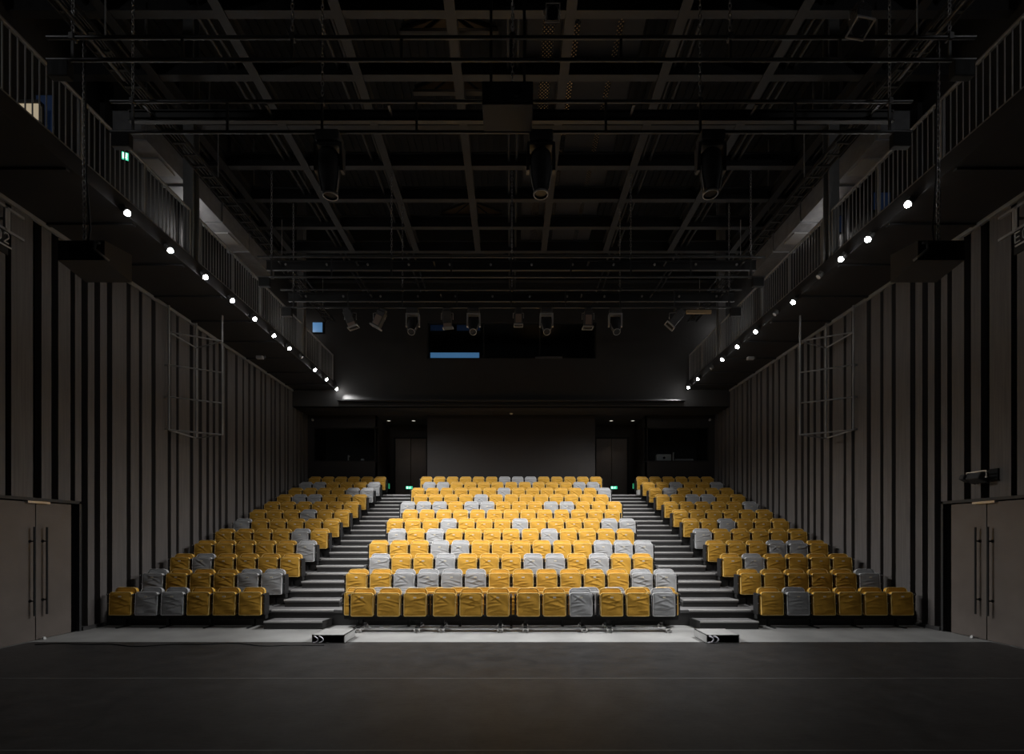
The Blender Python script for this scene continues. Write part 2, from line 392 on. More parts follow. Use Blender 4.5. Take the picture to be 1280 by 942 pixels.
# roof trusses in the middle bay, in the light of a warm work lamp above the grid
for i, d in enumerate((9.35, 10.62, 14.7, 16.6)):
    root = thing('roof_truss', 'shallow gabled roof truss over the middle bay, %s from the front' % ORD[i+1], 'truss', (-1.2, d, GRZ+0.72), group='gabled roof trusses')
    c = MB(); c.box((-0.95, -0.05, 0), (0.95, 0.05, 0.06)); obj('lower_chord', c, M['pipe'], root)
    for sg in (-1, 1):
        xa, xb = sorted((0.06*sg, 0.92*sg)); za, zb = (0.42, 0.10) if sg > 0 else (0.10, 0.42)
        g = MB(); g.hexa([(xa,-0.02,0.06),(xb,-0.02,0.06),(xb,0.02,0.06),(xa,0.02,0.06),(xa,-0.02,za),(xb,-0.02,zb),(xb,0.02,zb),(xa,0.02,za)])
        obj('gable_board', g, M['timber'], root)
        t = MB(); t.hexa([(xa,-0.05,za),(xb,-0.05,zb),(xb,0.05,zb),(xa,0.05,za),(xa,-0.05,za+0.05),(xb,-0.05,zb+0.05),(xb,0.05,zb+0.05),(xa,0.05,za+0.05)])
        obj('top_chord', t, M['pipe'], root)
        obj('web_brace', MB().tube([(sg*0.06, -0.03, 0.40), (sg*0.5, -0.03, 0.05)], 0.018, 6), M['pipe'], root)
    pst = MB(); pst.box((-0.05, -0.05, 0.06), (0.05, 0.05, 0.46)); obj('king_post', pst, M['pipe'], root)

# ------------------------------------------------------------------ side galleries
COLD = (5.0, 10.62, 16.2)
for s, wd in ((-1, 'left'), (1, 'right')):
    g = MB(); x0, x1 = sorted((s*GX, s*(WX+0.1)))
    g.box((x0, -4, GZ0), (x1, RD, GZ1))
    for k in range(17):
        y = -3.2 + 1.35*k; a, b = sorted((s*(GX+0.08), s*WX)); g.box((a, y, GZ0-0.035), (b, y+0.07, GZ0))
    a, b = sorted((s*(GX-0.015), s*(GX+0.02))); g.box((a, -4, GZ0-0.03), (b, RD, GZ1+0.06))
    struct('floor_gallery_' + wd, g, M['gallery'])
    for d in COLD:
        c = MB(); X = s*(GX+0.10); 
        c.box((X-0.11, d-0.11, GZ1), (X+0.11, d-0.095, ROOF)); c.box((X-0.11, d+0.095, GZ1), (X+0.11, d+0.11, ROOF)); c.box((X-0.008, d-0.095, GZ1), (X+0.008, d+0.095, ROOF))
        struct('gallery_column', c, M['rail'])
    # railings in bays between the columns
    edges = [1.5, 5.0, 10.62, 16.2, RD-0.12]
    for i in range(4):
        a, b = edges[i]+0.14, edges[i+1]-0.14
        bay = ['nearest the stage', 'above the front rows', 'above the middle rows', 'at the rear wall'][i]
        r = thing('gallery_railing', 'dark metal railing of the %s gallery, bay %s' % (wd, bay), 'railing', (s*(GX+0.03), a, GZ1), group='railings of the %s gallery' % wd)
        L = b - a
        obj('top_rail', MB().rbox((0, L/2, 1.07), (0.06, L, 0.045), 0.012), M['rail'], r)
        obj('bottom_rail', MB().box((-0.018, 0, 0.08), (0.018, L, 0.11)), M['rail'], r)
        npost = max(2, int(round(L/1.4))+1)
        pm = MB().box((-0.022, -0.022, 0), (0.022, 0.022, 1.05)).mesh('post', M['rail'])
        for k in range(npost):
            p = obj('post', pm, None, r); p.location = (0, min(max(L*k/(npost-1), 0.03), L-0.03), 0)
        bmsh = MB().cyl((0, 0, 0.1), (0, 0, 1.05), 0.0095, 6, cap=False).mesh('baluster', M['rail'])
        nb = int(L/0.104)
        for k in range(1, nb):
            q = obj('baluster', bmsh, None, r); q.location = (0, L*k/nb, 0)

# lamps clamped along the gallery fascia; a few are switched off
def gallery_lamp(px, py, s, lit, label):
    d = GX*F/abs(px-CX) if False else (GX-0.08)*F/abs(px-CX)
    pos = Vector((s*(GX-0.08), d, H+(CY-py)/F*d))
    r = thing('gallery_spotlight', label, 'lamp', pos, group='lamps along the %s gallery edge' % ('left' if s < 0 else 'right'))
    arm = MB(); arm.cyl((s*0.065, 0.05, 0.10), (0, 0.05, 0.03), 0.010, 6); arm.rbox((s*0.055, 0.05, 0.11), (0.05, 0.06, 0.05), 0.008)
    obj('clamp_arm', arm, M['fix'], r)
    aim = Vector((-s*0.70, 0.12, -0.70)).normalized()
    q = aim.to_track_quat('-Z', 'Y').to_matrix().to_4x4()
    hd = MB(); hd.lathe([(0.0, 0.10), (0.035, 0.10), (0.055, 0.06), (0.06, -0.03), (0.052, -0.03), (0.045, 0.01)], 14, q)
    obj('lamp_housing', hd, M['fix'], r)
    if lit:
        bl = MB().sphere(aim*0.035, 0.053)
        obj('bulb', bl, M['bulb'], r)
        ld = bpy.data.lights.new('fascia_spot', 'SPOT'); ld.energy = LAMP_E * (0.3 if py > 480 else 1.0); ld.spot_size = math.radians(75); ld.spot_blend = 1.0; ld.shadow_soft_size = 0.05; ld.color = (0.99, 0.985, 0.975)
        lo = bpy.data.objects.new('fascia_spot', ld); COL.objects.link(lo); lo.parent = r; lo.location = aim*0.10
        lo.rotation_euler = aim.to_track_quat('-Z', 'Y').to_euler()
    else:
        ln = MB().lathe([(0.0, -0.025), (0.05, -0.025)], 14, q); obj('lens', ln, M['fixlight'], r)
LAMP_E = 1240.0
left_l = [(157,264,1),(211,311,1),(255,344.5,1),(289,374,1),(317,397,1),(341,418,1),(360.5,434,1),(377,446,0),(392.5,461,1),(407,473,1),(420,485,1)]
right_l = [(1137,253,1),(1087,297,1),(1053,322,1),(1024,345,0),(993,376,1),(969,392,0),(946,413,1),(923,432,1),(904,448,1),(889,460,0),(873.5,472.5,1),(861.5,483,1)]
for s, lst, wd in ((-1, left_l, 'left'), (1, right_l, 'right')):
    for i, (px, py, lit) in enumerate(lst):
        gallery_lamp(px, py, s, lit, '%s lamp under the %s gallery edge, %s along from the stage' % ('lit white' if lit else 'switched off', wd, ORD[i+1]))

# low wall lights, panels and ducts up on the galleries
def gbox(name, label, cat, px0, px1, py0, py1, d, depth, m, group=None):
    a = at(px0, py1, d); b = at(px1, py0, d)
    o = obj(name, MB().rbox((0, depth/2, (b.z-a.z)/2), (b.x-a.x, depth, b.z-a.z), 0.006), m)
    o.location = ((a.x+b.x)/2, d, a.z); return tag(o, label, cat, group)
def step_light(px0, px1, py0, py1, d, label):
    a = at(px0, py1, d); b = at(px1, py0, d); w = b.x-a.x; h = b.z-a.z
    r = thing('step_light', label, 'light', ((a.x+b.x)/2, d, a.z), group='low wall lights on the galleries')
    f = MB(); f.box((-w/2-0.03, 0, h), (w/2+0.03, 0.10, h+0.05)); f.box((-w/2-0.03, 0, -0.04), (w/2+0.03, 0.10, 0)); f.box((-w/2-0.03, 0.06, 0), (w/2+0.03, 0.1, h))
    obj('hood', f, M['beam'], r)
    obj('diffuser', MB().box((-w/2, 0.02, 0), (w/2, 0.055, h)), M['warm'], r)
step_light(20, 46, 128, 150, 7.9, 'warm lit low light behind the left gallery railing near the stage')
step_light(1000, 1010, 358, 368, 13.8, 'warm lit low light behind the right gallery railing, upper of two')
step_light(976, 993, 414, 422, 15.2, 'warm lit low light behind the right gallery railing, lower of two')
def wall_screen(name, label, x, y, z, w, h, m):
    r = thing(name, label, 'panel', (x, y, z))
    f = MB(); f.box((-w/2-0.03, 0, -0.03), (w/2+0.03, 0.05, h+0.03)); obj('panel_frame', f, M['blackm'], r)
    obj('panel_face', MB().box((-w/2, -0.012, 0), (w/2, 0.0, h)), m, r)
a = at(391, 415, RD-0.06); b = at(403, 403, RD-0.06)
wall_screen('blue_screen', 'small bright blue lit panel on the rear wall above the left gallery', (a.x+b.x)/2, RD-0.06, a.z, b.x-a.x, b.z-a.z, M['blue'])
a = at(1041, 290, 12.4); b = at(1053, 270, 12.4)
wall_screen('blue_screen', 'tall blue panel behind the right gallery railing beside the column', (a.x+b.x)/2, 12.4, a.z, b.x-a.x, b.z-a.z, M['bluedim'])
a = at(1092, 262, 10.9); b = at(1112, 241, 10.9)
wall_screen('blue_screen', 'dim blue panel behind the right gallery railing above the second lamp', (a.x+b.x)/2, 10.9, a.z, b.x-a.x, b.z-a.z, M['bluedim'])
a = at(46, 168, 8.1); b = at(66, 120, 8.1)
wall_screen('blue_screen', 'dim blue panel behind the left gallery railing near the stage', (a.x+b.x)/2, 8.1, a.z, b.x-a.x, b.z-a.z, M['bluedim'])

for s, wd in ((-1, 'left'), (1, 'right')):
    r = thing('air_duct', 'long square galvanised air duct above the %s gallery' % wd, 'duct', (s*7.95, 10.0, H+8.55))
    L = 5.6
    obj('duct_body', MB().box((-0.30, 0, -0.25), (0.30, L, 0.25)), M['duct'], r)
    for k in range(5): obj('duct_flange', MB().box((-0.33, 0.1+1.33*k, -0.28), (0.33, 0.14+1.33*k, 0.28)), M['duct'], r)
    for k, y in enumerate((0.6, 3.2)):
        obj('duct_grille', MB().box((-0.22, y, -0.285), (0.22, y+0.5, -0.25)), M['fixlight'], r)
    for k in range(3): obj('duct_hanger', MB().box((-0.015, 0.5+2.2*k, 0.25), (0.015, 0.54+2.2*k, ROOF-0.06-(H+8.55))), M['rail'], r)
    # cable ladder above the railing
    t = thing('cable_tray', 'narrow cable ladder running above the %s gallery railing' % wd, 'cable tray', (s*6.55, 4.0, H+7.75))
    c = MB(); c.box((-0.16, 0, 0), (-0.14, 13.5, 0.08)); c.box((0.14, 0, 0), (0.16, 13.5, 0.08)); obj('tray_side', c, M['pipe'], t)
    c = MB()
    for k in range(45): c.box((-0.14, 0.15+0.3*k, 0.02), (0.14, 0.19+0.3*k, 0.04))
    obj('tray_rung', c, M['pipe'], t)
    c = MB()
    for j, xx in enumerate((-0.07, 0.0, 0.06)): c.tube([(xx+0.01*math.sin(k*1.7+j), 0.9*k, 0.06) for k in range(16)], 0.018, 6)
    obj('tray_cable', c, M['cableblack'], t)
    c = MB()
    for k in range(5): c.cyl((0, 0.8+3*k, 0.05), (0, 0.8+3*k, GRZ+0.03-(H+7.75)), 0.012, 6)
    obj('tray_hanger', c, M['rail'], t)

# exit sign on the left gallery and the two low ones at the top of the aisles
def exit_sign(pos, w, h, label, rot=0):
    r = thing('exit_sign', label, 'sign', pos, (0, 0, rot))
    obj('sign_case', MB().rbox((0, 0.03, h/2), (w+0.03, 0.05, h+0.03), 0.006), M['black'], r)
    obj('sign_face', MB().box((-w/2, -0.004, 0), (w/2, 0.004, h)), M['exit'], r)
    g = MB(); c = h*0.9
    g.sphere((w*0.16, -0.010, h*0.80), h*0.09, 8, 6)
    g.tube([(w*0.14, -0.010, h*0.68), (w*0.10, -0.010, h*0.40)], h*0.07, 6)
    g.tube([(w*0.10, -0.010, h*0.40), (w*0.20, -0.010, h*0.26), (w*0.16, -0.010, h*0.08)], h*0.045, 6)
    g.tube([(w*0.10, -0.010, h*0.40), (0.0, -0.010, h*0.24), (-w*0.06, -0.010, h*0.24)], h*0.045, 6)
    g.tube([(w*0.14, -0.010, h*0.66), (w*0.24, -0.010, h*0.50)], h*0.035, 6); g.tube([(w*0.14, -0.010, h*0.66), (w*0.02, -0.010, h*0.54)], h*0.035, 6)
    g.box((-w*0.40, -0.012, h*0.15), (-w*0.16, -0.006, h*0.85))
    obj('running_figure', g, M['exitwhite'], r)
exit_sign(at(511.5, 611, 22.2), 0.30, 0.13, 'small green lit exit sign low at the top of the left aisle')
exit_sign(at(767.5, 611, 22.2), 0.30, 0.13, 'small green lit exit sign low at the top of the right aisle')
exit_sign((-7.6, 8.9*1.07, H+ (670-200)/604*8.9*1.07), 0.12, 0.15, 'green lit exit sign up behind the left gallery railing', 0.5)
for s, wd in ((-1, 'left'), (1, 'right')):
    o = obj('exit_marker_sign', MB().rbox((0, 0, 0), (0.015, 0.16, 0.22), 0.005), M['greenlow']); o.location = (s*5.06, rowD(12)+0.1, platZ(12)+0.42)
    tag(o, 'green lit marker on the end of the top row beside the %s aisle' % wd, 'light')
o = obj('equipment_box', MB().rbox((0, 0, 0.11), (0.30, 0.22, 0.22), 0.015), M['white']); o.location = (5.28, rowD(12)-0.22, platZ(12)+0.002)
tag(o, 'pale box on the top platform by the right aisle', 'box')

# ------------------------------------------------------------------ seating platforms and steps
for n in range(2, 13):
    d0 = edgeD(n); d1 = edgeD(n+1) if n < 12 else BACKD-0.075
    z = platZ(n)
    r = thing('seating_platform', 'dark stepped platform carrying the %s row of seats' % ORD[n], 'platform', (0, d0, z), group='stepped seating platforms')
    obj('deck', MB().box((-8.62, 0, -0.06), (8.62, d1-d0+(0.02 if n < 12 else 0), 0)), M['deck'], r)
    obj('riser', MB().box((-8.6, 0.012, -RISE+0.002 if n > 2 else -RISE), (8.6, 0.06, -0.06)), M['riser'], r)
    for s in (-1, 1):
        a, b = sorted((s*3.80, s*5.12))
        obj('nosing', MB().box((a, -0.012, -0.028), (b, 0.045, 0.004)), M['nosing'], r)
    if n == 12:
        for s in (-1, 1):
            a, b = sorted((s*3.57, s*5.71)); obj('landing', MB().box((a, d1-d0, -0.06), (b, 22.29-d0, 0)), M['deck'], r)
for n in range(3, 13):
    for s, wd in ((-1, 'left'), (1, 'right')):
        r = thing('aisle_step', 'grey half step in the %s aisle leading up to the %s row' % (wd, ORD[n]), 'step', (s*4.45, edgeD(n)-0.45, platZ(n-1)), group='half steps in the %s aisle' % wd)
        obj('tread', MB().box((-0.62, 0, 0.10), (0.62, 0.446, 0.162)), M['deck'], r)
        obj('riser', MB().box((-0.61, 0.012, 0.001), (0.61, 0.446, 0.10)), M['riser'], r)
        obj('nosing', MB().box((-0.62, -0.012, 0.134), (0.62, 0.045, 0.166)), M['nosing'], r)
for s, wd in ((-1, 'left'), (1, 'right')):
    r = thing('step_box', 'loose grey step box at the foot of the %s aisle' % wd, 'step', (s*4.47, 9.90, 0), group='step boxes at the aisle feet')
    b = MB(); xi = -s  # inner end slopes
    b.hexa([(-0.60, 0.0, 0), (0.60, 0.0, 0), (0.66 if s < 0 else 0.60, 0.42, 0), (-0.60 if s < 0 else -0.66, 0.42, 0), (-0.60, 0.0, 0.15), (0.60, 0.0, 0.15), (0.66 if s < 0 else 0.60, 0.42, 0.15), (-0.60 if s < 0 else -0.66, 0.42, 0.15)])
    obj('step_body', b, M['riser'], r)
    obj('tread', MB().hexa([(-0.58, 0.01, 0.15), (0.58, 0.01, 0.15), (0.62 if s < 0 else 0.58, 0.41, 0.15), (-0.58 if s < 0 else -0.62, 0.41, 0.15), (-0.58, 0.01, 0.158), (0.58, 0.01, 0.158), (0.62 if s < 0 else 0.58, 0.41, 0.158), (-0.58 if s < 0 else -0.62, 0.41, 0.158)]), M['deck'], r)
    obj('nosing', MB().box((-0.60, -0.008, 0.128), (0.60, 0.03, 0.161)), M['nosing'], r)
    e = MB(); e.tube([(-s*0.60, -0.002, 0.152), (-s*0.66, 0.42, 0.152)], 0.010, 6); obj('edge_trim', e, M['black'], r)

# ------------------------------------------------------------------ seats
def rr_point(u, v, w, h, rt, rb):
    x = u*w/2; z = v*h/2; r = rt if v > 0 else rb
    ax, az = w/2-r, h/2-r
    if abs(x) > ax and abs(z) > az:
        c = Vector((math.copysign(ax, x), math.copysign(az, z))); d = Vector((x, z))-c
        if d.length > 1e-9: d = d.normalized()*r; return c.x+d.x, c.y+d.y
    return x, z
def cover(w, h, T, rt, rb, seed, amp, N=30, nf=6):
    """Loose cloth cover of a cushion: rounded outline, soft rim, folds; front faces -y, z from 0 to h."""
    rnd = random.Random(seed); folds = []
    for _ in range(nf):
        cx_ = rnd.uniform(-0.7, 0.7)*w/2; cz_ = rnd.uniform(-0.85, 0.8)*h/2; an = rnd.choice([1, -1])*rnd.uniform(0.02, 0.28 if cz_ < 0.1 else 0.6); L = rnd.uniform(0.07, 0.20)
        folds.append((cx_, cz_, math.cos(an), math.sin(an), L, rnd.uniform(0.5, 1)*amp, rnd.uniform(0.010, 0.018)))
    sag = rnd.uniform(-1, 1)
    mb = MB(); vs = []; fs = []
    for j in range(N+1):
        for i in range(N+1):
            u = 2*i/N-1; v = 2*j/N-1; m = max(abs(u), abs(v))
            if m < 1e-6: x = z = 0.0
            else:
                bx, bz = rr_point(u/m, v/m, w, h, rt, rb); x, z = bx*m, bz*m
            y = -0.012*(1-m*m)                                  # gentle crown
            if m > 0.93: y += 0.016*((m-0.93)/0.07)**2          # soft rim
            win = min(1, (1-m)*6)
            for (fx, fz, c, s_, L, a, sg) in folds:
                dx, dz = x-fx, z-fz; al = dx*c+dz*s_; ac = -dx*s_+dz*c + 0.4*al*al
                y -= a*math.exp(-(ac/sg)**2)*math.exp(-(al/L)**4)*win
                y += 0.7*a*math.exp(-((ac+1.7*sg)/sg)**2)*math.exp(-(al/L)**4)*win
            y -= 0.004*math.sin(9*z/h+sag*3+5*x/w)*win
            vs.append((x, y, z+h/2))
    for j in range(N):
        for i in range(N): a = j*(N+1)+i; fs.append((a, a+1, a+N+2, a+N+1))
    mb._add(vs, fs, True)
    rim = [i for i in range(N+1)] + [(j+1)*(N+1)-1 for j in range(1, N+1)] + [N*(N+1)+i for i in range(N-1, -1, -1)] + [j*(N+1) for j in range(N-1, 0, -1)]
    R = [Vector(vs[k]) for k in rim]; n = len(R); cxz = Vector((0, 0, h/2))
    ring2 = [Vector((p.x, T*0.8, p.z)) for p in R]; ring3 = [Vector((p.x*0.94, T, h/2+(p.z-h/2)*0.94)) for p in R]
    mb._add(R+ring2+ring3, [(k, n+k, n+(k+1) % n, (k+1) % n) for k in range(n)] + [(n+k, 2*n+k, 2*n+(k+1) % n, n+(k+1) % n) for k in range(n)], True)
    mb._add(ring3, [tuple(range(n))], False)
    return mb
def hem(w, h, rt, rb, r=0.009, y=0.004, N=10):
    pts = []
    for (a, b) in (((-1,-1),(1,-1)), ((1,-1),(1,1)), ((1,1),(-1,1)), ((-1,1),(-1,-1))):
        for k in range(N*2):
            t = k/(N*2); u = a[0]+(b[0]-a[0])*t; v = a[1]+(b[1]-a[1])*t
            x, z = rr_point(u, v, w, h, rt, rb); pts.append((x*0.992, y, h/2+z*0.992))
    return MB().tube(pts, r, 5, closed=True)
def tilt(mb, ang, z0, y0):
    for i, (x, y, z) in enumerate(mb.v):
        c, s_ = math.cos(ang), math.sin(ang); mb.v[i] = (x, y*c - z*s_*-1 + y0, -y*s_ + z*c + z0)
    return mb
SW, SH = 0.456, 0.475
NV = 6
MESH = {}
for col in ('yellow', 'grey'):
    for k in range(NV):
        MESH['seat', col, k] = tilt(cover(SW, SH, 0.085, 0.045, 0.02, 100+k, 0.011), 0.05, 0.262, -0.02).mesh('seat_cover', M[col])
    for k in range(3):
        MESH['back', col, k] = tilt(cover(0.450, 0.55, 0.09, 0.085, 0.03, 200+k, 0.004, 24, 3), 0.13, 0.275, 0.085).mesh('back_cover', M[col])
    MESH['seathem', col] = tilt(hem(SW, SH, 0.045, 0.02), 0.05, 0.262, -0.02).mesh('seat_hem', M[col+'_edge'])
    MESH['backhem', col] = tilt(hem(0.450, 0.55, 0.085, 0.03), 0.13, 0.275, 0.085).mesh('back_hem', M[col+'_edge'])
tg = MB(); tg.rbox((0, -0.018, 0.385), (0.062, 0.006, 0.026), 0.003); MESH['tag'] = tilt(tg, 0.05, 0.262, -0.02).mesh('seat_tag', M['tag'])
def armrest_mesh(x):
    a = MB()
    a.rbox((x, 0.13, 0.47), (0.036, 0.20, 0.42), 0.012)          # side panel between the seats
    a.rbox((x, 0.10, 0.69), (0.046, 0.22, 0.035), 0.012)         # arm pad
    a.rbox((x, 0.16, 0.29), (0.03, 0.12, 0.058), 0.008)          # bracket down to the beam
    a.cyl((x-0.024, 0.06, 0.60), (x+0.024, 0.06, 0.60), 0.022, 10)
    a.m = 1; a.cyl((x, -0.016, 0.692), (x, 0.0, 0.692), 0.015, 8); a.cyl((x, 0.02, 0.50), (x, 0.032, 0.50), 0.010, 8)
    return a.mesh('armrest', [M['black'], M['steel']])
MESH['arml'] = armrest_mesh(-0.27); MESH['armr'] = armrest_mesh(0.27)
PROTO = {}
rnd = random.Random(11)
def build_seat(col, k, detail, last, name):
    """First of its kind: root with seat (> hem, number_tag), backrest (> hem) and armrests."""
    r = bpy.data.objects.new(name, None); COL.objects.link(r); r.empty_display_size = 0.1
    st = obj('seat', MESH['seat', col, k], None, r)
    obj('hem', MESH['seathem', col], None, st)['label'] = 'hem with painted edge light'
    if detail > 1: obj('number_tag', MESH['tag'], None, st)['label'] = 'small pale number tag'
    bk = obj('backrest', MESH['back', col, k % 3], None, r)
    obj('hem', MESH['backhem', col], None, bk)['label'] = 'hem with painted edge light'
    obj('armrest', MESH['arml'], None, r)
    if last: obj('armrest', MESH['armr'], None, r)
    return r
def place_seat(col, loc, label, group, detail, last, scale=1.0, name='theatre_chair'):
    k = rnd.randrange(NV); key = (col, k, detail, last, name)
    if key not in PROTO: r = PROTO[key] = build_seat(col, k, detail, last, name)
    else: r = copy_tree(PROTO[key])
    r.location = loc; r.scale = (scale,)*3; r.rotation_euler = (0, 0, 0)
    tag(r, label, 'chair', group); return r
CENTER = {1: 'yggyyyyyyggyy', 2: 'yyggggyyyyyygg', 3: 'gyygyyyggygyy', 4: 'yyyggyyyyyyggg', 5: 'gygyyyyygyyyy', 6: 'yyygyyygyyyygg', 7: 'y'*13,
          8: 'gggyggyyyggyyy', 9: 'yyyygyyyyyyyy', 10: 'yyyyyygyyyyyyg', 11: 'ggyyyyyyyyygg', 12: 'yyyyyygggyyyyy'}
LEFT = {1: 'yggyyy', 2: 'gyyygg', 3: 'ygyyyy', 4: 'yyyyyg', 5: 'yyyygy', 6: 'gyyyyy', 7: 'yyygyy', 8: 'yyyyyy', 9: 'yggyyy', 10: 'yyyygg', 11: 'ggyyyg', 12: 'yyyyyy'}
RIGHT = {1: 'ygyyyy', 2: 'yyyyyg', 3: 'ygyyyy', 4: 'yyyggy', 5: 'gyyyyy', 6: 'yygyyy', 7: 'yyyyyy', 8: 'yyyyyg', 9: 'yyggyy', 10: 'ygyyyy', 11: 'yygyyg', 12: 'yyyyyy'}
CN = {'y': 'yellow', 'g': 'grey'}
def rowname(n): return 'front row' if n == 1 else ('top row' if n == 12 else ORD[n] + ' row')
def beam(x0, x1, n, block):
    r = thing('support_bar', 'black support beam under the %s of the %s block' % (rowname(n), block), 'beam', ((x0+x1)/2, rowD(n)+0.17, platZ(n)), group='support beams under the %s block' % block)
    L = x1-x0
    obj('bar', MB().box((-L/2, -0.06, 0.165), (L/2, 0.06, 0.258)), M['blackm'], r)
    k = max(2, int(round(L/1.08))+1)
    for i in range(k):
        x = -L/2+0.27 + (L-0.54)*i/(k-1)
        lg = obj('leg', MB().box((x-0.025, -0.04, 0.012), (x+0.025, 0.04, 0.165)), M['black'], r)
        obj('foot', MB().rbox((x, -0.08 if n == 1 else 0, 0.010), (0.05, 0.34 if n == 1 else 0.2, 0.016), 0.005), M['black'], lg)
for n in range(1, 13):
    det = 2 if n <= 8 else 1
    for block, rows in (('left', LEFT), ('right', RIGHT), ('middle', CENTER)):
        cs = rows[n]; N = len(cs)
        x0 = {'left': -8.40, 'right': 5.16, 'middle': -0.27*N}[block]
        for k, ch in enumerate(cs):
            lab = '%s covered chair, %s from the left in the %s of the %s block' % (CN[ch], ORD[k+1], rowname(n), block)
            if n == 1 and block == 'middle': lab = '%s covered fixed chair, %s from the left behind the wheeled front seats' % (CN[ch], ORD[k+1])
            place_seat(CN[ch], (x0+0.27+0.54*k, rowD(n)+0.02, platZ(n)), lab, '%s row seats of the %s block' % (ORD[n], block), det, k == N-1)
        beam(x0, x0+0.54*N, n, block)

# wheeled seats standing in front of the middle block: four carriages of three
FD = 9.62
fx = [452.2, 485.4, 518.5, 555.4, 588.7, 622.3, 660.6, 693.3, 726.5, 765.0, 797.9, 830.4]
fcol = 'yyyyyyyygyyg'
for u in range(4):
    xs = [(p-CX)/F*FD for p in fx[3*u:3*u+3]]; mid = xs[1]
    r = thing('wheeled_carriage', 'black wheeled carriage under the %s trio of front seats' % ['leftmost', 'second from left', 'second from right', 'rightmost'][u], 'carriage', (mid, FD+0.17, 0), group='wheeled carriages of the front seats')
    obj('bar', MB().box((-0.83, -0.06, 0.215), (0.83, 0.06, 0.305)), M['blackm'], r)
    for j, x in enumerate((-0.58, 0.58)):
        lg = obj('leg', MB().box((x-0.03, -0.04, 0.11), (x+0.03, 0.04, 0.215)), M['black'], r)
        f = MB(); f.rbox((x, 0, 0.10), (0.07, 0.50, 0.035), 0.008); obj('foot_bar', f, M['black'], lg)
        for y in (-0.24, 0.24):
            for dx in ((-0.045, 0.045)):
                w = MB(); w.cyl((x+dx-0.014, y, 0.036), (x+dx+0.014, y, 0.036), 0.036, 12); w.cyl((x+dx, y, 0.036), (x+dx, y, 0.09), 0.008, 6)
                obj('castor', w, M['fixlight'], lg)
    t = MB(); t.cyl((-0.62, -0.16, 0.075), (0.62, -0.16, 0.075), 0.014, 8); obj('tie_bar', t, M['steel'], r)
    for i in range(3):
        ch = fcol[3*u+i]
        place_seat(CN[ch], (xs[i], FD+0.02, 0.055), '%s covered wheeled chair, %s from the left in the loose front row' % (CN[ch], ORD[3*u+i+1]), 'wheeled front row seats', 2, i == 2, 0.965, 'wheeled_theatre_chair')

# ------------------------------------------------------------------ stage floor
for i, (a, b) in enumerate(((6.455, 8.63), (4.28, 6.445), (2.1, 4.27), (-0.1, 2.09), (-4, -0.11))):
    o = obj('dance_mat', MB().box((-8.62, a, -0.003), (8.62, b, 0.006)), M['vinyl'])
    tag(o, 'black vinyl dance floor strip, %s from the seats' % ORD[i+1], 'floor mat', 'black vinyl floor strips')
for i, y in enumerate((6.45, 4.275)):
    o = obj('floor_tape', MB().box((-8.6, y-0.014, 0.006), (8.6, y+0.014, 0.0075)), M['tape'])
    tag(o, 'dark tape line across the stage floor, %s' % ('nearer the seats' if i == 0 else 'nearer the camera'), 'tape')
o = obj('edge_strip', MB().hexa([(-8.6, 8.632, -0.003), (8.6, 8.632, -0.003), (8.6, 8.70, -0.003), (-8.6, 8.70, -0.003), (-8.6, 8.632, 0.006), (8.6, 8.632, 0.006), (8.6, 8.69, 0.0), (-8.6, 8.69, 0.0)]), M['riser'])
tag(o, 'dark ramped edge strip between black stage floor and grey concrete', 'edge strip')
c = MB(); rnd2 = random.Random(5)
c.tube([(-8.3+0.22*k, 8.42+0.09*math.sin(k*0.55)+0.05*math.sin(k*1.3), 0.014) for k in range(24)], 0.008, 6)
tag(obj('floor_cable', c, M['cableblack']), 'thin black cable snaking along the left edge of the stage floor', 'cable')
# cable boxes
for s, wd in ((-1, 'left'), (1, 'right')):
    x = (411.5-CX)/F*8.6 + 0.0 if s < 0 else (905-CX)/F*8.6
    x = at(410 if s < 0 else 904, 800, 8.56).x
    r = thing('cable_box', 'low open fronted grey box with white cable loops before the %s aisle' % wd, 'box', (x, 8.86, 0.0075), group='cable boxes at the stage edge')
    b = MB(); w, d, h, t = 0.29, 0.29, 0.145, 0.012
    b.box((-w, -d, 0), (-w+t, d, h)); b.box((w-t, -d, 0), (w, d, h)); b.box((-w, -d, h-t), (w, d, h)); b.box((-w, d-t, 0), (w, d, h)); b.box((-w, -d, 0), (w, d, t*0.5))
    obj('shell', b, M['boxtop'], r)
    ins = MB(); ins.box((-w+t, -d+0.02, t*0.6), (w-t, -d+0.035, h-t)); obj('inner_shade_panel', ins, M['gap'], r)  # black sheet stands for the shaded inside of the open box
    for j, xx in enumerate((-0.22, -0.13)):
        L = MB(); L.tube([(xx-0.05, -d-0.012, 0.012)] + [(xx + 0.045*math.sin(t_*PI), -d-0.016, 0.014+0.10*t_) for t_ in [q/8 for q in range(9)]] + [(xx-0.035, -d+0.012, 0.120)], 0.012, 6)
        obj('cable_loop', L, M['cable'], r)

